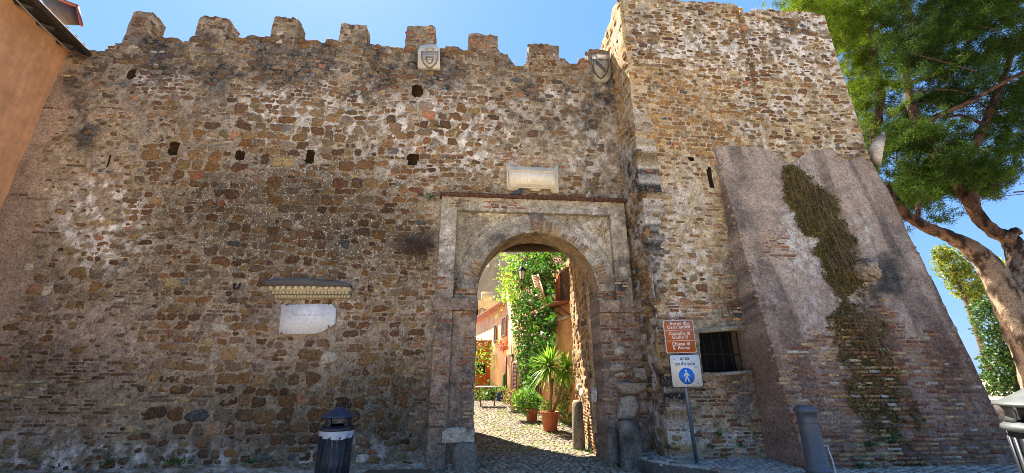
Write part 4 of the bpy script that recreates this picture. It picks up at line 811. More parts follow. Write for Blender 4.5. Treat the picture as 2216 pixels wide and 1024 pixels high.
for k in range(60):
    s = r6.uniform(TOWER.px(1640, 30)[0], TX1 - .1); z = float(ttop(np.array([s]))[0]); p = TOWER.pt(s, z, -r6.uniform(.05, .3)); c = L(176, 140, 84) * r6.uniform(.7, 1.1)
    for _ in range(8):
        e = p + (r6.normal(0, .08), r6.normal(0, .05), r6.uniform(.04, .14)); x = p + (r6.normal(0, .05), 0, 0); w = np.array((.008, 0, 0)); m.add(np.array((x - w, x + w, e)), np.array([(0, 1, 2)]), np.array((*c, 1)))
tag(m.build('dry_grass', M['leaf']), 'sparse dry grass growing along the wall and tower tops', 'grass', kind='stuff')
# dead bush hanging on the wall
m = MB(); r7 = np.random.default_rng(17)
def twig(p, d, l, w, k):
    pts = [p]
    for i in range(3): d = d + r7.normal(0, .35, 3); d /= np.linalg.norm(d); pts.append(pts[-1] + d * l / 3)
    m.tube(pts, np.linspace(w, w * .4, 4), 3, np.array((*L(92, 78, 66) * r7.uniform(.6, 1.2), 1)), False)
    if k:
        for q in (1, 2, 3): twig(pts[q], d + r7.normal(0, .7, 3), l * .6, w * .65, k - 1)
c0 = wpt(905, 530, .02)
for i in range(75): twig(c0 + r7.normal(0, 1, 3) * (.12, .03, .06), np.array((r7.normal(0, .7), -.5, r7.normal(-.25, .6))), .34, .006, 2)
for i in range(12): twig(wpt(945 - i * 3, 537, .05), np.array((-.6, -.3, r7.normal(0, .4))), .22, .006, 1)
tag(m.build('dead_bush', plain('dead_twigs', L(74, 62, 54), .9, vc=True)), 'dry leafless bush hanging on the wall left of the gateway', 'dead bush')
# ---------------------------------------------------------------- street furniture in front
BINM = plain('dark_painted_iron', L(30, 34, 40), .42, .2, var=.3, sc=14, bump=.15, bsc=90, dirt=L(72, 74, 76), dist=.003)
BINL = plain('weathered_grey_iron', L(84, 88, 86), .5, .2, var=.2, sc=10, bump=.15, bsc=80, dist=.003)
def make_bin(loc, lab, capm, bag):
    t = thing('litter_bin', loc, lab, 'litter bin', 'cylindrical litter bins with domed caps')
    m = MB(); m.lathe([(.01, .0), (.225, .0), (.225, .05), (.21, .06), (.208, .86), (.208, .905)], 40, wob=lambda a, i: (.0 if i in (0,) else -.012 * (np.cos(a * 14) > .55))); m.build('body', BINM, t)
    m = MB()
    for k in range(20): a = 2 * math.pi * k / 20; m.box((.21 * math.cos(a), .21 * math.sin(a), .47), (.012, .036, .78), rot=Matrix.Rotation(a, 3, 'Z'))
    m.build('ribs', BINM, t)
    m = MB(); m.lathe([(.205, .90), (.23, .905), (.236, .925), (.23, .945), (.22, .95), (.205, .965), (.18, .97)], 40); m.build('rim', BINM if bag else BINL, t, True)
    for k in range(4):
        m = MB(); a = math.pi / 4 + k * math.pi / 2 + .35
        for da in np.linspace(-.26, .26, 7): pass
        th = np.linspace(a - .3, a + .3, 8); V = np.concatenate([np.stack((rr * np.cos(th), rr * np.sin(th), np.full(8, z)), 1) for rr, z in ((.208, .96), (.192, 1.0), (.188, 1.04), (.202, 1.075), (.188, 1.075), (.172, 1.04), (.176, 1.0), (.192, .96))])
        i = np.arange(64).reshape(8, 8); F = np.concatenate([np.stack((i[j, :-1], i[j, 1:], i[(j + 1) % 8, 1:], i[(j + 1) % 8, :-1]), 1) for j in range(8)]); m.add(V, F); m.s = 0
        m.ng.extend([[int(i[j, 0]) + m.n - 64 for j in range(8)], [int(i[j, 7]) + m.n - 64 for j in range(7, -1, -1)]])
        m.build('cap_support', BINM if bag else BINL, t)
    m = MB(); m.lathe([(.165, 1.07), (.20, 1.075), (.236, 1.082), (.24, 1.092), (.225, 1.105), (.17, 1.135), (.11, 1.17), (.06, 1.205), (.03, 1.218), (.01, 1.222)], 40); m.build('cap', capm, t, True)
    m = MB(); m.lathe([(.01, .88), (.2, .88)], 24); m.build('opening', M['dark'], t)
    if bag:
        n = 60; a = np.linspace(0, 2 * np.pi, n, endpoint=False); rows = []
        low = .845 - .05 * np.sin(a + 2.6) + .005 * np.sin(a * 7) 
        for q in np.linspace(0, 1, 6): z = .91 * (1 - q) + low * q; rr = .218 + .012 * np.sin(a * 11 + q * 4) * q + .006 * np.sin(a * 23 + 9 * q) + .006 * math.sin(q * 3); rows.append(np.stack((rr * np.cos(a), rr * np.sin(a), z), 1))
        i = np.arange(6 * n).reshape(6, n); F = np.concatenate([np.stack((i[j], i[j + 1], np.roll(i[j + 1], -1), np.roll(i[j], -1)), 1) for j in range(5)]); m = MB(); m.add(np.concatenate(rows), F)
        m.build('bag_rim', plain('white_bin_bag', L(150, 158, 170), .35, var=.08, sc=20), t, True)
    t.scale = (1, 1, .925); return localize(t)
q = at_y(736, 880, 6.15); make_bin((q[0], 6.15, max(0, q[2] - 1.13)), 'dark blue litter bin with white bag over its rim, before the long wall', plain('blue_painted_cap', L(36, 46, 66), .5, .1, var=.25, sc=18, bump=.2, bsc=120, dist=.003), True)
q = at_y(2240, 836, 3.05); make_bin((q[0], 3.05, q[2] - 1.13), 'litter bin with a weathered pale grey cap at the right end of the pavement', BINL, False)
# bollard
q = at_y(1741, 878, 6.1); hb = q[2] - .2
t = thing('bollard', (q[0], 6.1, .2), 'grey cast iron bollard with moulded head standing before the buttress', 'bollard'); BOM = plain('bollard_paint', L(84, 88, 92), .5, .2, var=.15, sc=9, bump=.15, bsc=120, dirt=L(60, 60, 62), dist=.003)
m = MB(); m.lathe([(.155, -.02), (.155, .05), (.145, .07), (.143, .13), (.158, .15), (.16, .175), (.142, .195), (.13, .21), (.115, hb - .22)], 36); m.build('post', BOM, t, True)
m = MB(); m.lathe([(.115, hb - .22), (.124, hb - .2), (.118, hb - .18), (.12, hb - .09), (.14, hb - .08), (.142, hb - .045), (.13, hb - .035), (.11, hb - .01), (.06, hb + .01), (.01, hb + .013)], 36); m.build('head', BOM, t, True); localize(t)
# thin pale pipe by the bollard
a = at_y(1791, 968, 6.6); b = at_y(1808, 1022, 6.45); m = MB(); m.tube([a, (a + b) / 2 + (.01, 0, 0), b, b + (b - a) * .3], .011, 8); m.tube([a + (0, 0, -.005), a + (0, 0, .02)], .016, 8); tag(m.build('plastic_pipe', plain('white_plastic_pipe', L(196, 190, 184), .5)), 'thin pale pipe stub leaning between the bollard and the buttress', 'pipe')
# sign post
SY = 7.3; SG = Surf((0, SY, 0), (1, 0, 0), (0, 0, 1), (0, -1, 0)); b = at_y(1511, 1003, SY); z0 = .2
t = thing('sign_post', (SG.px(1511, 1000)[0], SY + .06, z0), 'slim grey metal sign pole with a brown heritage sign over a white pedestrian area sign', 'sign post'); t2 = t
m = MB(); xt = SG.px(1470, 720)[0]; m.tube([(SG.px(1511, 1000)[0], SY + .06, .15), (SG.px(1466, 700)[0] + .0, SY + .06, SG.px(1466, 700)[1])], .03, 14); m.lathe([(.05, -.0), (.05, .02), (.031, .03)], 14, c=(SG.px(1511, 1000)[0], SY + .06, .19))
m.build('pole', plain('galvanised_pole', L(104, 112, 122), .45, .5, var=.12, sc=20), t, True)
def rounded(c, n=5, r=.03):
    o = []; c = np.asarray(c, float)
    for i in range(4):
        p, a, b = c[i], c[i - 1], c[(i + 1) % 4]; d1 = (a - p) / np.linalg.norm(a - p); d2 = (b - p) / np.linalg.norm(b - p)
        for k in range(n): f = k / (n - 1); o.append(p + d1 * r * (1 - f) ** 2 + d2 * r * f ** 2)
    return np.array(o)
def panel(cpx, name, cface, cedge, parent):
    q = np.array([SG.px(*c) for c in cpx]); m = MB(); m.prism(rounded(q), SG, -.012, .0, None); ob = m.build(name, cedge, parent)
    c = q.mean(0); f = MB(); f.prism(rounded(c + (q - c) * (.955, .96)), SG, 0.0005, .0025); f.build('face', cface, ob); return ob, q
SWHITE = plain('sign_white', L(214, 210, 198), .45, var=.05, sc=12, dirt=L(176, 168, 150)); SBROWN = plain('sign_brown', L(176, 92, 44), .45, var=.06, sc=10); SBLUE = plain('sign_blue', L(28, 104, 186), .4, var=.05); SBLK = plain('sign_black', L(44, 42, 42), .5); SEDGE = plain('sign_edge', L(130, 112, 98), .5)
pn, q = panel(((1443, 765), (1508, 763), (1499, 692), (1434, 694)), 'brown_sign', SBROWN, SWHITE, t)
tr = math.atan2(q[1][1] - q[0][1], q[1][0] - q[0][0]); cc = q.mean(0); hgt = q[3][1] - q[0][1]; lean = (q[3][0] - q[0][0]) / hgt
def line(s_, dz, size, mat, par, name='lettering', bold=.0013, dx=0.): text(s_, size, SG, cc[0] + dx + lean * dz, cc[1] + dz, .003, mat, name, par, rot=tr, ext=.0006, bold=bold, sp=1.06)
wsz = .08
for s_, f in (('Borgo di', .355), ('Ostia antica', .24), ('Castello di', .045), ('Giulio II', -.07), ('Chiesa di', -.275), ('S. Aurea', -.39)): line(s_, f * hgt, wsz, SWHITE, pn)
m = MB()
for f in (.175, -.145):
    z = cc[1] + f * hgt; x = cc[0] + lean * f * hgt; m.prism([(x - .235, z - .004), (x + .235, z - .004 + .47 * math.tan(tr)), (x + .235, z + .004 + .47 * math.tan(tr)), (x - .235, z + .004)], SG, .0026, .0034)
m.build('divider', SWHITE, pn)
m = MB(); a = SG.px(1489, 703); m.prism(rounded([(a[0] - .045, a[1] - .045), (a[0] + .04, a[1] - .04), (a[0] + .04, a[1] + .045), (a[0] - .045, a[1] + .04)], r=.01), SG, .0026, .0032); m.build('sticker', plain('old_sticker', L(188, 140, 136), .6, var=.5, sc=60), pn)
pn, q = panel(((1455, 839), (1523, 838), (1514, 766), (1447, 768)), 'pedestrian_sign', SWHITE, SBLK, t); cc = q.mean(0); hgt = q[3][1] - q[0][1]; lean = (q[3][0] - q[0][0]) / hgt; tr = math.atan2(q[1][1] - q[0][1], q[1][0] - q[0][0])
line('area', .33 * hgt, .088, SBLK, pn, bold=.0012); line('pedonale', .165 * hgt, .088, SBLK, pn, bold=.0012)
d0 = SG.px(1486, 814); R0 = .133; m = MB(); m.prism([(d0[0] + R0 * math.cos(a), d0[1] + R0 * math.sin(a)) for a in np.linspace(0, 2 * math.pi, 48, endpoint=False)], SG, .0026, .0034); m.build('disc', SBLUE, pn)
m = MB(); K = lambda pts: [(d0[0] + x * R0, d0[1] + y * R0) for x, y in pts]
m.prism(K([(-.02 + .13 * math.cos(a), .62 + .14 * math.sin(a)) for a in np.linspace(0, 2 * math.pi, 20, endpoint=False)]), SG, .0035, .0042)
for poly in ([(-.16, .42), (.14, .42), (.14, -.05), (-.14, -.05)], [(-.16, .42), (-.30, .2), (-.34, -.02), (-.25, -.04), (-.19, .14), (-.13, .25)], [(.14, .42), (.26, .22), (.40, .06), (.34, -.01), (.20, .1), (.12, .22)], [(-.14, -.03), (.03, -.03), (-.06, -.36), (-.22, -.76), (-.34, -.72), (-.2, -.34)], [(-.02, -.03), (.14, -.03), (.2, -.34), (.38, -.72), (.26, -.78), (.07, -.38)]): m.prism(K(poly), SG, .0035, .0042)
m.build('walking_figure', SWHITE, pn)
m = MB()
for u, v, w, h in ((1505, 795, .05, .03), (1509, 828, .05, .06), (1459, 778, .03, .03)): a = SG.px(u, v); m.prism([(a[0] - w / 2, a[1] - h / 2), (a[0] + w / 2, a[1] - h / 2 + .005), (a[0] + w / 2, a[1] + h / 2), (a[0] - w / 2, a[1] + h / 2)], SG, .0026, .003)
m.build('sticker', plain('grey_sticker_residue', L(176, 172, 164), .7), pn)
# ---------------------------------------------------------------- orange house at the left
def plaster(name, col, stain, sc=1.5, bump=.25):
    m, nt, p = nodes(name); p.inputs['Roughness'].default_value = .92; p.inputs['Specular IOR Level'].default_value = .15; tc = N(nt, 'TexCoord')
    def nz(s, d=6, r=.65): n = N(nt, 'TexNoise', Scale=s, Detail=float(d), Roughness=r); nt.links.new(tc.outputs['Object'], n.inputs['Vector']); return n.outputs['Fac']
    c = mixn(nt, ramp(nt, nz(sc), (.40, 0.), (.62, .95)), col, stain); c = mixn(nt, 1, c, ramp(nt, nz(sc * 7), (.3, .86), (.7, 1.12)), 'MULTIPLY'); nt.links.new(c, p.inputs['Base Color'])
    mp = N(nt, 'Mapping'); mp.inputs['Scale'].default_value = (3.2, 3.2, .22); nt.links.new(tc.outputs['Object'], mp.inputs['Vector']); ns_ = N(nt, 'TexNoise', Scale=1.3, Detail=6., Roughness=.7); nt.links.new(mp.outputs[0], ns_.inputs['Vector'])
    c = mixn(nt, 1, c, ramp(nt, ns_.outputs['Fac'], (.36, .88), (.56, 1.03)), 'MULTIPLY'); nt.links.new(c, p.inputs['Base Color'])
    b = N(nt, 'Bump', Strength=bump, Distance=.02); nt.links.new(nz(sc * 12), b.inputs['Height']); nt.links.new(b.outputs[0], p.inputs['Normal']); return m
WOOD = plain('dark_eave_wood', L(66, 56, 46), .8, var=.3, sc=12, bump=.2); TILE = plain('roof_tile', L(150, 96, 70), .85, var=.3, sc=9, bump=.3)
a = WALL.pt(WALL.px(66, 300)[0], 0.); X0, Y0 = a[0], a[1]; zc = at_y(134, 107, Y0)[2]
r = ray(38, 0); Y1 = (zc - EYE) / r[2] * r[1]; X1 = r[0] / r[1] * Y1; dirh = np.array((X1 - X0, Y1 - Y0, 0)); dirh /= np.linalg.norm(dirh); nh = np.array((-dirh[1], dirh[0], 0)); nh = nh if nh[0] > 0 else -nh
OH = Surf((X0, Y0, 0), dirh, (0, 0, 1), nh); HL = 6.5
t = thing('orange_house', (X0, Y0, 0), 'orange plastered house with dark wooden eaves at the left end of the wall', 'house')
m = MB(); ns, nz_ = 40, 50; S, T = np.meshgrid(np.linspace(-.6, HL, ns), np.linspace(-.2, zc, nz_)); P = OH.pt(S, T, (fbm(OH.pt(S, T), .6, 3, 3) - .5) * .08); i = np.arange(S.size).reshape(S.shape)
m.add(P.reshape(-1, 3), np.stack((i[:-1, :-1], i[:-1, 1:], i[1:, 1:], i[1:, :-1]), -1).reshape(-1, 4))
V = np.concatenate((OH.pt([-.6, HL], [-.2, -.2], [-5., -5.]), OH.pt([-.6, HL], [zc, zc], [-5., -5.]), OH.pt([-.6, HL], [-.2, -.2], [0., 0.]), OH.pt([-.6, HL], [zc, zc], [0., 0.]))); m.add(V, np.array([(0, 1, 3, 2), (1, 5, 7, 3), (4, 0, 2, 6), (2, 3, 7, 6)]))
m.build('wall', plaster('orange_plaster', L(228, 168, 118), L(204, 146, 100), .9), t)
m = MB(); EV = .36
V = np.concatenate((OH.pt([-.42, HL], [zc - .02, zc - .02], [-.1, -.1]), OH.pt([-.42, HL], [zc - .13, zc - .13], [EV, EV]), OH.pt([-.42, HL], [zc + .12, zc + .12], [-.1, -.1]), OH.pt([-.42, HL], [zc - .06, zc - .06], [EV, EV])))
m.add(V, np.array([(0, 1, 3, 2), (2, 3, 7, 6), (4, 6, 7, 5), (0, 2, 6, 4), (1, 5, 7, 3)])); m.build('eave', WOOD, t)
for k in range(13): s = -.2 + k * .52; m = MB(); m.tube([OH.pt(s, zc - .06, -.05), OH.pt(s, zc - .17, EV - .04)], .05, 4); m.build('rafter', WOOD, t)
m = MB()
for k in range(28): s = -.2 + k * .25; m.tube([OH.pt(s, zc + .12 + 1.2, -4.), OH.pt(s, zc + .08, EV - .1)], .09, 8)
m.build('roof', TILE, t)
m = MB(); m.tube([OH.pt(-.42, zc - .08, EV + .07), OH.pt(HL, zc - .08, EV + .07)], .06, 10); m.build('gutter', plain('brown_gutter', L(84, 70, 56), .7), t)
# the small roof end that shows behind the eave
t2 = thing('dormer_roof', at_y(148, 40, Y0 + 1.8), 'small tiled roof end with reddish edge peeking out behind the orange house eaves', 'roof')
m = MB(); Yd = Y0 + 1.6; pts = [at_y(*p, Yd) for p in ((112, -6), (150, 10), (166, 14), (170, 34), (177, 55), (150, 52), (128, 26))]; n = len(pts); V = np.concatenate((pts, EY + (np.array(pts) - EY) * 1.07 + (-.35, 0, 0))); m.add(V, np.array([(k, (k + 1) % n, n + (k + 1) % n, n + k) for k in range(n)])); m.n -= len(V); m.ng.append([m.n + k for k in range(n - 1, -1, -1)]); m.n += len(V); m.build('soffit', WOOD, t2)
m = MB(); m.tube([at_y(110, -10, Yd - .05), at_y(152, 8, Yd - .05), at_y(168, 14, Yd - .05)], .05, 8); m.tube([at_y(168, 14, Yd - .05), at_y(177, 56, Yd - .05)], .035, 8); m.build('edge_tiles', plain('red_edge', L(120, 66, 54), .8), t2)
m = MB(); c_ = [OH.pt(s, zc - .25 - .14 * math.sin(min(1, (s - .2) / 3) * math.pi), .25 + .1 * s) for s in np.linspace(.15, 4.5, 14)]; m.tube(c_, .014, 6); tag(m.build('cable', plain('grey_cable', L(150, 140, 126), .6)), 'pale cable slung along the eaves of the orange house', 'cable')
# ---------------------------------------------------------------- the lane behind the gate
def fpt(u, v, off=0.): s, z = FA.px(u, v, off); return FA.pt(s, z, off)
SALM = plaster('salmon_plaster', L(238, 184, 130), L(204, 138, 98), 1.2); PEACH = plaster('peach_plaster', L(242, 200, 150), L(230, 176, 128), 1.0); ORNG = plaster('deep_orange_plaster', L(206, 112, 62), L(170, 84, 52), 1.1)
SHUT = plain('brown_shutter', L(104, 74, 58), .6, var=.15); SHL = plain('sunbleached_shutter', L(176, 132, 98), .7, var=.15)
def fbox(mb, s0, s1, z0, z1, o0, o1, surf=None, C=None): mb.prism([(s0, z0), (s1, z0), (s1, z1), (s0, z1)], surf or FA, o0, o1, C)
def shutter(name, s0, s1, z0, z1, off, mat, parent, surf=FA, n=None):
    m = MB(); n = n or max(6, int((z1 - z0) / .06)); fr = min(.05, (s1 - s0) * .16)
    for a, b in ((s0, s0 + fr), (s1 - fr, s1)): fbox(m, a, b, z0, z1, off, off + .05, surf)
    for a, b in ((z0, z0 + fr * 1.6), (z1 - fr * 1.6, z1)): fbox(m, s0 + fr, s1 - fr, a, b, off, off + .048, surf)
    for k in range(n):
        z = z0 + fr * 1.6 + (z1 - z0 - fr * 3.2) * (k + .5) / n; h = (z1 - z0 - fr * 3.2) / n
        V = np.concatenate((surf.pt([s0 + fr, s1 - fr], [z - h * .45] * 2, [off + .045] * 2), surf.pt([s0 + fr, s1 - fr], [z + h * .42] * 2, [off + .008] * 2))); m.add(V, np.array([(0, 1, 3, 2)]))
    return m.build(name, mat, parent)
sA, sB, sC = -1.25, FA.px(1096, 700)[0], FA.px(1040, 800)[0]
ZR1 = fpt(1185, 545)[2] + .1
# ---- near house carrying the ivy
h1 = thing('salmon_house', FA.pt(sA, .2), 'sunlit salmon house with louvred shutters beside the ivy just through the gate', 'house')
m = MB(); fbox(m, sA, sB, -.2, ZR1, -5, 0); m.build('wall', SALM, h1)
m = MB(); fbox(m, sA - .2, sB + .1, ZR1 - .02, ZR1 + .12, -5.2, .2)
for k in range(int((sB - sA) / .2)): s = sA + k * .2; m.tube([FA.pt(s, ZR1 + .16, .24), FA.pt(s, ZR1 + .9, -2.2)], .08, 6)
m.build('roof', TILE, h1)
a = FA.px(1217, 652); b = FA.px(1238, 574); s0, s1 = min(a[0], b[0]), max(a[0], b[0]); z0, z1 = a[1] - .1, b[1]
m = MB(); fbox(m, s1, s1 + .34, z0, z1, .0, .06); m.build('window_surround', plaster('orange_reveal', L(196, 112, 66), L(180, 100, 60), 2.), h1)
shutter('shutter', s0, s1, z0, z1, .02, SHUT, h1)
Q = FA.shift(.55); pq = [Q.px(*p) for p in ((1152, 597), (1164, 594), (1187, 668), (1175, 674))]
m = MB()
for (i0, i1) in ((0, 3), (1, 2)): m.tube([Q.pt(*pq[i0]), Q.pt(*pq[i1])], .035, 4)
for k in range(22):
    f = (k + .5) / 22; A_ = np.array(pq[0]) * (1 - f) + np.array(pq[3]) * f; B_ = np.array(pq[1]) * (1 - f) + np.array(pq[2]) * f; m.tube([Q.pt(*A_), Q.pt(*B_)], .022, 4)
m.build('open_shutter', SHL, h1)
a = FA.px(1237, 654); b = FA.px(1205, 668); m = MB()
V = np.concatenate((FA.pt([a[0] - .1, b[0] + 1.0], [a[1], a[1] - .0], [0, 0]), FA.pt([a[0] - .1, b[0] + 1.0], [a[1] - .08, a[1] - .08], [.62, .62]))); V = np.concatenate((V, V + (0, 0, .06))); m.add(V, np.array([(0, 1, 3, 2), (4, 6, 7, 5), (0, 4, 5, 1), (2, 3, 7, 6), (0, 2, 6, 4), (1, 5, 7, 3)])); m.build('ledge', TILE, h1)
m = MB()
for k in (0, .5, 1.): s = a[0] + k; m.tube([FA.pt(s, a[1] - .45, .02), FA.pt(s, a[1] - .12, .5)], .015, 5)
m.build('ledge_bracket', M['iron'], h1)
a = FA.px(1236, 685); m = MB(); fbox(m, a[0] - .1, a[0] + .7, a[1] - .05, a[1] + .03, .0, .18); m.build('sill', plain('pale_sill', L(190, 170, 146), .8), h1)
# ---- second house
ZR2 = fpt(1068, 673)[2] - .1
h2 = thing('peach_house', FA.pt(sB, .3), 'long peach coloured house with brown shutters and sloping eaves further down the lane', 'house')
m = MB(); fbox(m, sB + .02, sC + 3., -.2, ZR2, -5, 0); m.build('wall', PEACH, h2)
m = MB(); fbox(m, sB + .02, sC + 3.2, ZR2, ZR2 + .12, -5.2, .2)
for k in range(int((sC + 3 - sB) / .24)): s = sB + .1 + k * .24; m.tube([FA.pt(s, ZR2 + .16, .24), FA.pt(s, ZR2 + 1.0, -2.4)], .09, 6)
m.build('roof', TILE, h2)
for u0, u1, v0, v1 in ((1071, 1077, 702, 742), (1088, 1098, 684, 731)):
    a = FA.px(u0, v1); b = FA.px(u1, v0); w = m = MB(); s0, s1 = min(a[0], b[0]), max(a[0], b[0]); fbox(m, s0 - .05, s1 + .05, a[1] - .06, b[1] + .05, 0, .03); wn_ = m.build('window', plain('window_trim', L(206, 160, 122), .8), h2); shutter('shutter', s0, s1, a[1], b[1], .035, SHUT, wn_)
a = FA.px(1113, 843); b = FA.px(1121, 784); s0, s1 = min(a[0], b[0]), max(a[0], b[0]); m = MB(); fbox(m, s0 - .06, s1 + .06, a[1] - .3, b[1] + .08, 0, .03); d = m.build('door', plain('door_trim', L(190, 150, 120), .8), h2); shutter('shutter', s0, s1, a[1] - .3, b[1], .035, SHUT, d)
a = FA.px(1092, 830); b = FA.px(1097, 772); s0, s1 = min(a[0], b[0]), max(a[0], b[0]); m = MB(); fbox(m, s0, s1, a[1] - .4, b[1], 0, .04); m.build('door', SHUT, h2)
m = MB(); m.tube([fpt(1106, 740, .08), fpt(1106, 845, .08)], .05, 8); m.build('downpipe', plain('downpipe_paint', L(200, 170, 140), .6), h2)
c0 = fpt(1090, 748, .2); m = MB(); m.box(c0 + (0, 0, -.12), (.22, .7, .18), rot=Matrix.Rotation(.27, 3, 'Z')); t = thing('flower_box', c0 + (0, 0, -.2), 'window box of red flowers on the peach house', 'flower box'); m.build('box', plain('terracotta_box', L(170, 96, 66), .8), t)
m = MB(); P = c0 + rng.normal(0, 1, (170, 3)) * (.12, .24, .12); leaf_cards(m, P, .09, np.array([L(206, 64, 66), L(220, 96, 100), L(190, 46, 56), L(80, 110, 50)]), rng, .2, .9); m.build('flowers', M['leaf'], t)
# ---- orange house closing the lane
OY = 24.0; p0 = at_y(1020, 870, OY); p1 = at_y(1076, 870, OY); zt = at_y(1050, 742, OY)[2]; OF = Surf((0, OY, 0), (1, 0, 0), (0, 0, 1), (0, -1, 0))
t = thing('orange_house', (p0[0], OY, .5), 'deep orange house front with a small dark window closing the lane', 'house')
m = MB(); m.prism([(p0[0] - 4, -.2), (p1[0] + .1, -.2), (p1[0] + .1, zt), (p0[0] - 4, zt)], OF, -5, 0); m.build('wall', ORNG, t)
m = MB(); m.prism([(p0[0] - 4.2, zt), (p1[0] + .1, zt), (p1[0] + .1, zt + .12), (p0[0] - 4.2, zt + .12)], OF, -5.2, .3); m.build('roof', TILE, t)
a = OF.px(1033, 806); b = OF.px(1050, 786); m = MB(); m.prism([(a[0], a[1]), (b[0], a[1]), (b[0], b[1]), (a[0], b[1])], OF, .005, .03); w = m.build('window', M['dark'], t)
m = MB()
for k in range(6): x = a[0] + (b[0] - a[0]) * k / 5; m.tube([OF.pt(x, a[1], .05), OF.pt(x, b[1], .05)], .015, 5)
m.tube([OF.pt(a[0] - .06, a[1] - .04, .05), OF.pt(b[0] + .06, a[1] - .04, .05)], .05, 6); m.build('grille', M['iron'], w)
# ---- castle behind
CAST = masonry_mat('castle_stone', fine=9., dist=.05, speck=False)
def cyl(mb, c, prof, n, col): 
    k0 = len(mb.v); mb.lathe(prof, n, c=c); V = mb.v[-1]; q = fbm(V, .9, 4, 5); mb.c[-1] = np.concatenate((mixc(np.broadcast_to(col, V.shape).copy(), col * .7, sstep(.4, .7, q)), np.zeros((len(V), 1))), 1)
CYY = 46.; c = at_y(1046, 700, CYY); pw = lambda u, v: at_y(u, v, CYY)
t = thing('castle_turret', (c[0], CYY, 0), 'round castle turret with corbelled arches and a battlement above the lane roofs', 'castle turret')
Rr = 3.4; z1 = pw(1046, 700)[2]; z2 = pw(1046, 668)[2]; z3 = pw(1046, 656)[2]; z4 = pw(1046, 636)[2]; cx_, cy_ = c[0] - .6, CYY + Rr
m = MB(); zs = np.linspace(-1, z1, 16); cyl(m, (cx_, cy_, 0), [(Rr, z) for z in zs] + [(Rr, z2)], 60, L(176, 156, 122)); m.build('wall', CAST, t)
m = MB()
for k in range(26):
    a = 2 * math.pi * k / 26; u_ = np.array((math.cos(a), math.sin(a), 0)); o = np.array((cx_, cy_, 0)); m.tube([o + u_ * (Rr - .05) + (0, 0, z1 - .2), o + u_ * (Rr + .25) + (0, 0, z1 + .5), o + u_ * (Rr + .6) + (0, 0, z2 - .1)], (.12, .16, .2), 6, np.array((*L(180, 160, 124), 0)))
m.build('corbels', CAST, t)
m = MB(); cyl(m, (cx_, cy_, 0), [(Rr, z2 - .2), (Rr + .75, z2), (Rr + .75, z3), (Rr + .8, z3 + .06), (Rr + .8, z3 + .2), (Rr + .2, z3 + .2), (.1, z3 + .2)], 60, L(186, 164, 126)); m.build('parapet', CAST, t)
for k in range(9):
    a = 2 * math.pi * (k + .12) / 9; m = MB(); m.box((cx_ + math.cos(a) * (Rr + .5), cy_ + math.sin(a) * (Rr + .5), (z3 + z4) / 2 + .1), (.6, 1.25, z4 - z3), rot=Matrix.Rotation(a, 3, 'Z'), C=np.array((*L(190, 166, 126), 0))); m.build('battlement', CAST, t)
KY = 62.; pk = lambda u, v: at_y(u, v, KY); c = pk(1062, 600); t = thing('castle_keep', (c[0], KY, 0), 'tall grey castle keep rising behind the turret, seen through the arch', 'castle keep')
m = MB(); cyl(m, (c[0] + .5, KY + 6, 0), [(6.6, z) for z in np.linspace(-1, pk(1062, 470)[2] + 6, 30)] + [(.1, pk(1062, 470)[2] + 6)], 64, L(150, 138, 116)); m.build('wall', CAST, t)
m = MB(); a = pk(1042, 580); b = pk(1083, 562); m.box(((a[0] + b[0]) / 2, KY - .3, (a[2] + b[2]) / 2), (b[0] - a[0], .5, abs(b[2] - a[2])), C=np.array((*L(196, 192, 182), 0))); a = pk(1088, 556); b = pk(1096, 536); m.box(((a[0] + b[0]) / 2, KY - .2, (a[2] + b[2]) / 2), (b[0] - a[0], .5, abs(b[2] - a[2])), C=np.array((*L(196, 190, 176), 0))); m.build('white_patch', CAST, t)
# ---------------------------------------------------------------- ivy
IVY = .8 * np.array([L(58, 104, 40), L(72, 122, 46), L(48, 88, 36), L(88, 138, 52), L(64, 108, 48)]); LIME_LIT = np.array([L(150, 186, 60), L(128, 172, 56), L(168, 196, 76), L(112, 158, 54)])
def inpoly(x, y, poly):
    r = np.zeros(len(x), bool); p = np.asarray(poly, float)
    for (x0, y0), (x1, y1) in zip(p, np.roll(p, -1, 0)): r ^= ((y0 > y) != (y1 > y)) & (x < (x1 - x0) * (y - y0) / (y1 - y0 + 1e-9) + x0)
    return r
IVP = [(1136, 536), (1160, 528), (1226, 540), (1222, 572), (1200, 590), (1196, 640), (1200, 690), (1200, 745), (1192, 780), (1160, 800), (1150, 850), (1130, 850), (1116, 780), (1108, 700), (1104, 650), (1094, 610), (1100, 565)]
r8 = np.random.default_rng(18); n = 17000; u = r8.uniform(1060, 1235, n); v = r8.uniform(520, 860, n); k = inpoly(u, v, IVP); u, v = u[k], v[k]; P = []; H = fbm(np.stack((u, v, u * 0), -1), .045, 3, 8)
for a, b, h in zip(u, v, H):
    o = .05 + (h ** 1.5) * 1.3 * r8.uniform(.35, 1); P.append(fpt(a, b, o))
P = np.array(P); sz = r8.uniform(0, 1, len(P)); t = thing('ivy', FA.pt(2.5, .2), 'tall mass of green ivy climbing the salmon house, with pale sunlit shoots', 'ivy')
m = MB(); edge = (u < 1130 - (v - 540) * .02) & (v < 660) | (v < 556); leaf_cards(m, P[~edge], .125, IVY, r8, -.25, .75); leaf_cards(m, P[edge], .12, np.concatenate((LIME_LIT[:2], IVY)), r8, -.1, .75)  # edge leaves and shoots paler: sunlight painted into the leaf colour
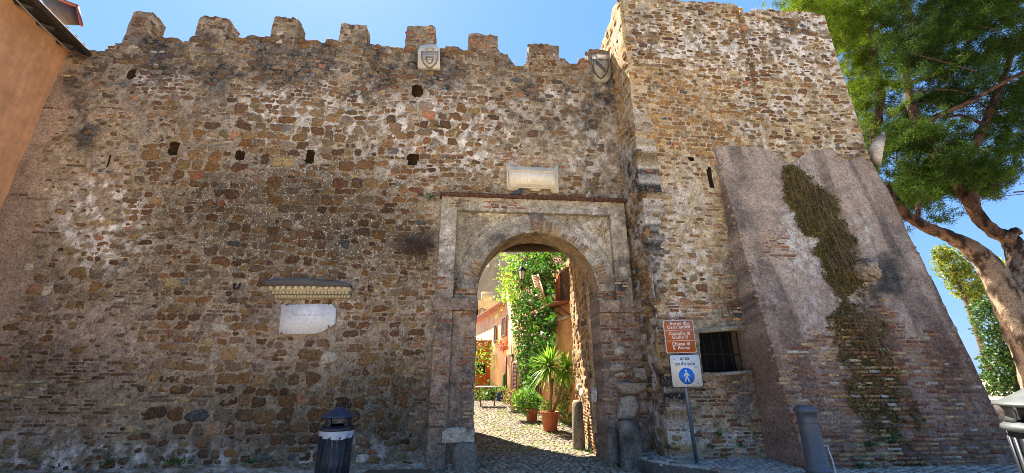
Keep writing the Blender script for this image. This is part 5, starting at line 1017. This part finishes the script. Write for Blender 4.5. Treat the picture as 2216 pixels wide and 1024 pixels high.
for k in range(80):
    a, b = r8.uniform(1088, 1122), r8.uniform(548, 660); p = fpt(a, b, r8.uniform(.5, 1.0)); d = np.array((-.8, -.2, r8.normal(.15, .35))); l = r8.uniform(.25, .75); Q_ = p + d * np.linspace(0, l, 9)[:, None] - np.array((0, 0, .25)) * (np.linspace(0, l, 9) ** 2)[:, None] + r8.normal(0, .025, (9, 3)); leaf_cards(m, Q_, .1, LIME_LIT, r8, 0, .7)
m.build('leaves', M['leaf'], t)
m = MB()
for k in range(14):
    a = 1150 + r8.normal(0, 12); pts = [fpt(a + r8.normal(0, 4), 868 - i * 38, .12 + .05 * i) for i in range(7)]; m.tube(pts, np.linspace(.03, .012, 7), 5)
m.build('stem', plain('ivy_stem', L(90, 72, 54), .9), t)
m = MB(); P = np.array([fpt(r8.normal(1208, 9), r8.normal(566, 9), r8.uniform(.5, .9)) for _ in range(50)] + [fpt(r8.normal(1176, 4), r8.normal(728, 8), .7) for _ in range(8)]); leaf_cards(m, P, .08, np.array([L(206, 168, 196), L(190, 140, 180)]), r8, 0, .9); m.build('flowers', M['leaf'], t)
# lantern
LG = plain('lantern_glass', L(226, 224, 210), .25, var=.05); LF = plain('lantern_iron', L(52, 58, 56), .5, .5)
def lantern(uv, off, H, lab, arm):
    c = fpt(*uv, off); t = thing('wall_lantern', c, lab, 'lantern', 'wall lanterns along the lane'); s = H
    m = MB(); m.lathe([(.12 * s, .0), (.2 * s, .46 * s)], 4, c=c); m.build('glass', LG, t)
    m = MB(); m.lathe([(.13 * s, -.03 * s), (.13 * s, .0), (.02 * s, .0)], 4, c=c); m.lathe([(.25 * s, .45 * s), (.25 * s, .49 * s), (.14 * s, .64 * s), (.13 * s, .70 * s), (.04 * s, .74 * s), (.05 * s, .80 * s), (.01 * s, .86 * s)], 4, c=c)
    for k in range(4): a = k * math.pi / 2; d = np.array((math.cos(a), math.sin(a), 0)); m.tube([c + d * .125 * s, c + d * .205 * s + (0, 0, .46 * s)], .012 * s + .004, 4)
    m.tube([c + (0, 0, -.03 * s), c + (0, 0, -.10 * s)], .03 * s, 6); m.build('frame', LF, t)
    m = MB(); e = fpt(*arm, 0.); m.tube([e, e * .5 + c * .5 + (0, 0, -.12 * s), c + (0, 0, -.1 * s)], .018, 6); m.build('bracket', LF, t)
lantern((1129, 604), .95, .66, 'large glazed lantern hanging out from the ivy', (1168, 622)); lantern((1108, 782), .4, .42, 'small wall lantern above the doorway of the peach house', (1113, 778))
# ---------------------------------------------------------------- pots, plants and table
TERR = plain('terracotta', L(186, 100, 62), .8, var=.15, sc=9, bump=.1, dirt=L(200, 138, 100))
def gpt(u, v):
    r_ = ray(u, v); tt = r_[2] / r_[1]; Y = (-.525 - EYE) / (tt - .05); return np.array((r_[0] / r_[1] * Y, Y, street_z(Y)))
def pot(mb, c, r_, h): mb.lathe([(.01, 0), (r_ * .72, 0), (r_ * .74, .02), (r_ * .96, h * .86), (r_ * 1.08, h * .87), (r_ * 1.1, h), (r_ * .98, h), (r_ * .95, h * .9), (.01, h * .88)], 28, c=c)
def blades(mb, c, n, L0, w, cols, r, lo=-.6, droop=.35):
    for k in range(n):
        a = r.uniform(0, 2 * math.pi); e = r.uniform(lo, 1.35); l = L0 * r.uniform(.7, 1.1); d = np.array((math.cos(a) * math.cos(e), math.sin(a) * math.cos(e), math.sin(e))); sd = np.cross(d, (0, 0, 1.)); sd /= max(np.linalg.norm(sd), 1e-6); up = np.cross(sd, d)
        C = cols[r.integers(len(cols))] * r.uniform(.75, 1.2); q = [c + d * l * f - np.array((0, 0, droop * l * f * f * math.cos(e))) for f in (0, .3, .65, 1)]; ww = (w * .6, w, w * .75, .002)
        V = np.concatenate([(p - sd * x / 2 + up * x * .12, p, p + sd * x / 2 + up * x * .12) for p, x in zip(q, ww)]); F = [(i * 3 + j, i * 3 + j + 1, i * 3 + j + 4, i * 3 + j + 3) for i in range(3) for j in (0, 1)]; mb.add(V, np.array(F), np.array((*C, 1)))
YUC = np.array([L(112, 150, 62), L(134, 168, 76), L(90, 130, 56), L(160, 186, 96)]); OLE = np.array([L(84, 124, 52), L(104, 146, 64), L(70, 106, 48), L(128, 160, 76)])
c = gpt(1191, 933); t = thing('potted_yucca', c, 'tall spiky yucca with two heads in a big terracotta pot', 'potted plant'); m = MB(); pot(m, c, .25, .50); m.build('pot', TERR, t)
D = FPX / (c[1] * .947); k1 = at_y(1189, 795, c[1]); k2 = at_y(1224, 803, c[1] + .1); m = MB()
for k, b in ((k1, (.02, 0, .44)), (k2, (.08, .05, .44)), (k1 + (.1, .1, -.3), (-.05, .05, .44))): m.tube([c + b, (c + b) * .5 + k * .5 + (.03, 0, 0), k], (.045, .035, .035), 8)
m.build('stem', plain('yucca_stem', L(150, 116, 84), .9, var=.3, sc=30), t); m = MB(); blades(m, k1, 150, .80, .06, YUC, r8); blades(m, k2, 120, .70, .06, YUC, r8); m.build('leaves', M['leaf'], t)
m = MB(); leaf_cards(m, c + (-.14, -.08, .60) + r8.normal(0, 1, (140, 3)) * (.09, .09, .1), .07, OLE, r8, .4); m.build('undergrowth', M['leaf'], t)
def bush_pot(uv, pr, ph, lab, cols, ctr, rad, n, size, mat, cat='potted plant', up=.5, asp=.35):
    c = gpt(*uv); t = thing('potted_shrub', c, lab, cat, 'potted plants along the lane'); m = MB(); pot(m, c, pr, ph); m.build('pot', mat, t); k = at_y(*ctr, c[1]); m = MB()
    q = r8.normal(0, 1, (n, 3)); q /= np.linalg.norm(q, axis=1)[:, None]; q *= r8.uniform(.3, 1, (n, 1)) ** .5; leaf_cards(m, k + q * rad, size, cols, r8, up, asp); m.build('leaves', M['leaf'], t)
    m = MB(); [m.tube([c + (0, 0, ph * .85), k + q[i] * rad * .7], .008, 4) for i in range(10)]; m.build('stem', plain('shrub_stem', L(96, 78, 56), .9), t); return t
BRN = np.array([L(140, 112, 72), L(120, 128, 66), L(158, 126, 84), L(110, 104, 60)])
bush_pot((1151, 912), .21, .36, 'bushy green oleander in a terracotta pot left of the yucca', OLE, (1141, 869), (.46, .4, .36), 900, .15, TERR)
bush_pot((1115, 891), .22, .42, 'brownish shrub in a pale stone pot behind the oleander', BRN, (1108, 861), (.4, .4, .28), 420, .11, plain('pale_stone_pot', L(186, 170, 140), .9))
bush_pot((1087, 867), .2, .45, 'low plant in a tall peach pot near the cactus', OLE, (1088, 846), (.25, .25, .2), 160, .1, plain('peach_pot', L(206, 160, 122), .8))
bush_pot((1082, 868), .17, .35, 'small plant in a blue glazed pot near the table', OLE, (1080, 850), (.22, .22, .25), 160, .1, plain('blue_glaze', L(44, 62, 130), .3))
c = gpt(1232, 915); t = thing('oleander_bush', c, 'loose leafy oleander against the wall right of the yucca', 'shrub'); k = at_y(1230, 868, c[1] - .1); m = MB(); q = r8.normal(0, 1, (420, 3)) * (.22, .3, .42); leaf_cards(m, k + q, .2, OLE, r8, .4, .25); m.build('leaves', M['leaf'], t); m = MB(); [m.tube([c, k + q[i] * .8], .01, 4) for i in range(12)]; m.build('stem', plain('oleander_stem', L(110, 92, 66), .9), t)
c = gpt(1172, 893); m = MB(); m.lathe([(.01, 0), (.2, 0), (.2, .03), (.17, .08), (.24, .26), (.31, .30), (.31, .36), (.27, .36), (.2, .28), (.01, .26)], 24, c=c); tag(m.build('stone_basin', plain('white_stone', L(206, 202, 190), .7, bump=.2)), 'low white stone basin standing behind the big terracotta pot', 'basin')
c = gpt(1096, 862); t = thing('cactus', c, 'tall column cactus beside the peach house door', 'cactus'); m = MB(); zt = at_y(1095, 778, c[1])[2]
for dx, h in ((0, 1.), (.14, .8), (-.12, .62)): m.lathe([(.075, 0), (.08, (zt - c[2]) * h * .5), (.075, (zt - c[2]) * h * .93), (.04, (zt - c[2]) * h), (.005, (zt - c[2]) * h + .02)], 20, c=c + (dx, dx * .4, 0), wob=lambda a, i: .16 * np.cos(a * 8))
m.build('stem', plain('cactus_green', L(86, 120, 64), .7), t)
c = gpt(1055, 880); t = thing('folding_table', c, 'small white topped folding table standing in the lane', 'table'); W2 = .36
m = MB(); m.box(c + (0, 0, .75), (.95, .6, .035)); m.build('table_top', plain('table_white', L(214, 212, 206), .5), t)
for sx in (-1, 1):
    for sy in (-1, 1): m = MB(); m.tube([c + (sx * .26, sy * .24, .0), c + (sx * .36, -sy * .2, .74)], .02, 6); m.build('leg', plain('table_wood', L(120, 88, 60), .7), t)
for (u, v, n, rr, lab) in ((1034, 858, 260, .42, 'dark potted plants at the foot of the deep orange house'), (1066, 856, 340, .5, 'spiky dark green plants behind the folding table')):
    c = gpt(u, 872); k = at_y(u, v, c[1] + 1.2); t = thing('garden_plants', k - (0, 0, .5), lab, 'plants'); m = MB()
    if u > 1050: blades(m, k, 70, .6, .05, np.array([L(60, 84, 60), L(84, 110, 76)]), r8, -.2)
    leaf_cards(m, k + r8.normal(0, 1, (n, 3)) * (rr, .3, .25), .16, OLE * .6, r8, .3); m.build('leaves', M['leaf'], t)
c = at_y(1033, 772, 22.5); m = MB(); leaf_cards(m, c + r8.normal(0, 1, (420, 3)) * (.45, .3, .55), .15, np.concatenate((LIME_LIT, OLE)), r8, .1); m.tube([(c[0] - .3, 22.6, .5), c], .05, 5, np.array((*L(90, 70, 50), 1))); tag(m.build('climbing_shrub', M['leaf']), 'yellow green shrub leaning against the deep orange house', 'shrub')
# grass between the cobbles
m = MB()
for k in range(420):
    Y = r8.uniform(9.6, 16.5); X = r8.uniform(-.6, 1.5); n_ = float(fbm(np.array([[X, Y, 0.]]), .9, 3, 96)[0])
    if n_ < .5: continue
    c = np.array((X, Y, float(street_z(Y)))); leaf_cards(m, c + r8.normal(0, 1, (7, 3)) * (.05, .05, .0) + (0, 0, .012), .05, np.array([L(118, 140, 54), L(146, 160, 72), L(96, 122, 48)]), r8, .5, .4)
tag(m.build('grass', M['leaf']), 'thin grass growing between the cobbles of the lane', 'grass', kind='stuff')
# ---------------------------------------------------------------- pines and greenery at the right
BARK = masonry_mat('pine_bark', bump=1., speck=False, fine=22., dist=.1, mott=1.2)
def limb(mb, pts, Y, dY=0., w=None):
    P = []; Rr = []
    for i, (u, v, rp) in enumerate(pts): y = Y + dY * i / max(len(pts) - 1, 1); p = at_y(u, v, y); d = y * CT + (p[2] - EYE) * ST; P.append(p); Rr.append(rp * (.70 if rp > 20 else .60) * d / FPX)
    P = np.array(P); k = len(P); tt = np.linspace(0, k - 1, (k - 1) * 9 + 1); Q = []; Rq = []
    for x in tt:
        i = min(int(x), k - 2); f = x - i; p0, p1, p2, p3 = P[max(i - 1, 0)], P[i], P[i + 1], P[min(i + 2, k - 1)]; Q.append(.5 * (2 * p1 + (p2 - p0) * f + (2 * p0 - 5 * p1 + 4 * p2 - p3) * f * f + (3 * p1 - p0 - 3 * p2 + p3) * f ** 3)); Rq.append(Rr[i] * (1 - f) + Rr[i + 1] * f)
    mb.tube(Q, Rq, 26); V = mb.v[-1]; q = fbm(V * (1, 1, .38), 9, 4, 5); dsp = (q - .5) * np.repeat(np.append(np.repeat(Rq, 26), [0, 0]), 1)[:len(V)] * .5; o = np.repeat(np.array(Q), 26, 0); nv = V.copy(); dv = V[:len(o)] - o; nv[:len(o)] += dv / np.maximum(np.linalg.norm(dv, axis=1), 1e-6)[:, None] * dsp[:len(o)][:, None]; mb.v[-1] = nv
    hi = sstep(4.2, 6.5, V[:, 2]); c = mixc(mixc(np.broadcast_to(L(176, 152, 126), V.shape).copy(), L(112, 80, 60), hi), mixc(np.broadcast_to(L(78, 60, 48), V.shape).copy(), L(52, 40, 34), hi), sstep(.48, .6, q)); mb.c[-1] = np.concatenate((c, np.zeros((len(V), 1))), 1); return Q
PN = np.array([L(60, 80, 28), L(76, 96, 32), L(48, 66, 26), L(90, 110, 36)])
def tufts(mb, C, r, size=.26, n=60, tint=1.):
    for c, br in C:
        ax = r.normal(0, 1, 3); ax[2] = abs(ax[2]) + .2; ax /= np.linalg.norm(ax); d = r.normal(0, 1, (n, 3)) + ax * .8; d /= np.linalg.norm(d, axis=1)[:, None]; l = size * r.uniform(.5, 1.1, n)[:, None]; e = np.cross(d, r.normal(0, 1, (n, 3))); e /= np.linalg.norm(e, axis=1)[:, None]
        o = c + r.normal(0, .08, (n, 3)); V = np.stack((o - e * .0105, o + e * .0105, o + d * l), 1).reshape(-1, 3); col = np.repeat(PN[r.integers(4, size=n)] * br * r.uniform(.7, 1.2, n)[:, None], 3, 0); mb.add(V, np.arange(3 * n).reshape(n, 3), col)
def crown(B, r, Yr, tint=1.):
    """boughs: flattened clumps of needle tufts, with gaps between them"""
    C = []
    for (u, v, ru, rv, n) in B:
        for _ in range(max(1, n // 8)):
            a, b = u + r.normal(0, ru * .6), v + r.normal(0, rv * .6); y = r.uniform(*Yr); p = at_y(a, b, y)
            if p[2] < 1 or (a < 1640 and y < 14): continue
            br = r.uniform(.6, 1.35); w = r.uniform(.3, .62)
            for _ in range(16): C.append((p + r.normal(0, 1, 3) * (w, w, w * .42), br * r.uniform(.85, 1.15) * tint))
    return C
r9 = np.random.default_rng(19)
t = thing('pine_tree', at_y(2216, 900, 13.) * (1, 1, 0), 'big leaning pine whose forked sunlit trunk rises behind the buttress at the right', 'pine tree', 'tall pines behind the tower')
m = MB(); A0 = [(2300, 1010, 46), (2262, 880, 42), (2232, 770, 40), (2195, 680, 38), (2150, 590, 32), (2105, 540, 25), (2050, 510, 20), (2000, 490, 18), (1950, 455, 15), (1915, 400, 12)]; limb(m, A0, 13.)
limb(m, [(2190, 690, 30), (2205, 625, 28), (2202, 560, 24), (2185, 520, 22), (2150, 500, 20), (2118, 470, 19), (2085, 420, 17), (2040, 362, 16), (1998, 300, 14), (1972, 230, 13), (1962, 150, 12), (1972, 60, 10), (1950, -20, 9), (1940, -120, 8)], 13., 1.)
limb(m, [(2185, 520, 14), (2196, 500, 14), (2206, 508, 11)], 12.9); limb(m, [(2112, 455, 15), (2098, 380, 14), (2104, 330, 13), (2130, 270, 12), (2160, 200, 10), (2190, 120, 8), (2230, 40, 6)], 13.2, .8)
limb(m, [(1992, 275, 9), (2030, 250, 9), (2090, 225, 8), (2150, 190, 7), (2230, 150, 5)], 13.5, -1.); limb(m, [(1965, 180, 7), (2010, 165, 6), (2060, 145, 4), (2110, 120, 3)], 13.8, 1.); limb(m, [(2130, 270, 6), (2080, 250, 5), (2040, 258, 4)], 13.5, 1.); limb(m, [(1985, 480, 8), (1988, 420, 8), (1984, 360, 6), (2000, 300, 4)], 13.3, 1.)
for k in range(16):
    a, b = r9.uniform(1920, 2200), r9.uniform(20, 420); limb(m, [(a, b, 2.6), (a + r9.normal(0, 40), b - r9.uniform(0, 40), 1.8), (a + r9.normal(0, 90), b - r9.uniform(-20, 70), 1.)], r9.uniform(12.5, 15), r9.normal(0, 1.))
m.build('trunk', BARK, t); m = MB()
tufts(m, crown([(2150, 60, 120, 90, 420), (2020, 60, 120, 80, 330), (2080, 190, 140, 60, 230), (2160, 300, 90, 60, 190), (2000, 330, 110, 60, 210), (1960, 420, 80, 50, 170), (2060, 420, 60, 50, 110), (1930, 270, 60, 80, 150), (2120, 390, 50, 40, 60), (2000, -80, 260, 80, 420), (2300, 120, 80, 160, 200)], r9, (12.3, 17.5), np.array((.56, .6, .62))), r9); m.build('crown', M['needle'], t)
t = thing('pine_tree', at_y(1895, 600, 16.) * (1, 1, 0), 'pine with a slender reddish trunk standing close behind the tower corner', 'pine tree', 'tall pines behind the tower')
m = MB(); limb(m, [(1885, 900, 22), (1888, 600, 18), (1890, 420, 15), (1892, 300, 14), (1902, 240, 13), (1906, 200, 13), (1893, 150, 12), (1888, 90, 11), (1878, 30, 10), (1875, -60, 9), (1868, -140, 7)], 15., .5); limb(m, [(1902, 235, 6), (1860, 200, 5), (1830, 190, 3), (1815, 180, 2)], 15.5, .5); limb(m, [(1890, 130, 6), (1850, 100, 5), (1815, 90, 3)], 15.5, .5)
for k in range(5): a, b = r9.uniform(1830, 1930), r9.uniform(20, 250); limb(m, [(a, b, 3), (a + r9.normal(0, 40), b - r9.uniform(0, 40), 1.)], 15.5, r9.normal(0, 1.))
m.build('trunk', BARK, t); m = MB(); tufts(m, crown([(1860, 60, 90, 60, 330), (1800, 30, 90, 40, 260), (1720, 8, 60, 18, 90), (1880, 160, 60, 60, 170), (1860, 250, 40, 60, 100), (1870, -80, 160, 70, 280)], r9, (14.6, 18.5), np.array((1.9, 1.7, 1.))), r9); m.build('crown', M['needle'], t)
def leafy(name, blobs_, Y, n, size, cols, lab, cat, seed, grp=None, trunk=None):
    r = np.random.default_rng(seed); g = at_y(blobs_[0][0], blobs_[0][1], Y); t = thing(name, (g[0], Y, 0), lab, cat, grp); m = MB(); tot = sum(b[2] * b[3] for b in blobs_)
    for (u, v, ru, rv) in blobs_:
        k = int(n * ru * rv / tot); q = r.normal(0, 1, (k, 3)); q /= np.linalg.norm(q, axis=1)[:, None]; q *= r.uniform(.35, 1., (k, 1)) ** .6; q *= (1 + .35 * (fbm(q + seed, 3, 3, 2) - .5))[:, None] * 1.
        c = at_y(u, v, Y); s = (Y * CT + (c[2] - EYE) * ST) / FPX; leaf_cards(m, c + q * (ru * s, ru * s * .8, rv * s), size, cols, r, .2, .7)
    m.build('crown', M['leaf'], t); m = MB(); m.tube([(g[0], Y, -.2), (g[0] + .1, Y, g[2] * .5), g], (.2, .15, .06), 8); m.build('trunk', plain(name + '_bark', L(96, 76, 58), .9), t)
YG = np.array([L(168, 176, 72), L(140, 156, 62), L(184, 184, 84), L(112, 132, 56)])
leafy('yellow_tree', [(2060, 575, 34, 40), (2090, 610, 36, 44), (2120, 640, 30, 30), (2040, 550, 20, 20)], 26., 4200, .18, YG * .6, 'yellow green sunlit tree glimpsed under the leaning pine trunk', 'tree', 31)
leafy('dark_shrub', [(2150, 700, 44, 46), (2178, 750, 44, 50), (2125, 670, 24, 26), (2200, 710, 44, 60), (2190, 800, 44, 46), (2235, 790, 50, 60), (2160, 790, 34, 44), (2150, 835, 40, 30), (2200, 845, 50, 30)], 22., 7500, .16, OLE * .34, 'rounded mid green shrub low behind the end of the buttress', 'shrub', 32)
leafy('distant_tree', [(2180, 590, 40, 30), (2210, 600, 30, 40)], 60., 1500, .5, YG * .8, 'far olive coloured treetop seen between the forks of the pine', 'tree', 33)
m = MB(); a = at_y(2150, 860, 13.5); m.box((a[0] + 3.2, 14.2, .4), (6., .4, .8), C=np.array((*L(126, 122, 124), 0.))); tag(m.build('low_wall', M['wall']), 'low grey wall running on beyond the buttress behind the right bin', 'wall')
m = MB(); q = r9.normal(0, 1, (5000, 3)) * (11, 1.2, .8) + (22, 46, 1.6); q = q[(q[:, 0] > 9)]; leaf_cards(m, q, .5, OLE * .7, r9, .2, .7); tag(m.build('far_hedge', M['leaf']), 'far dark hedge closing the view beyond the pines', 'hedge', kind='stuff')
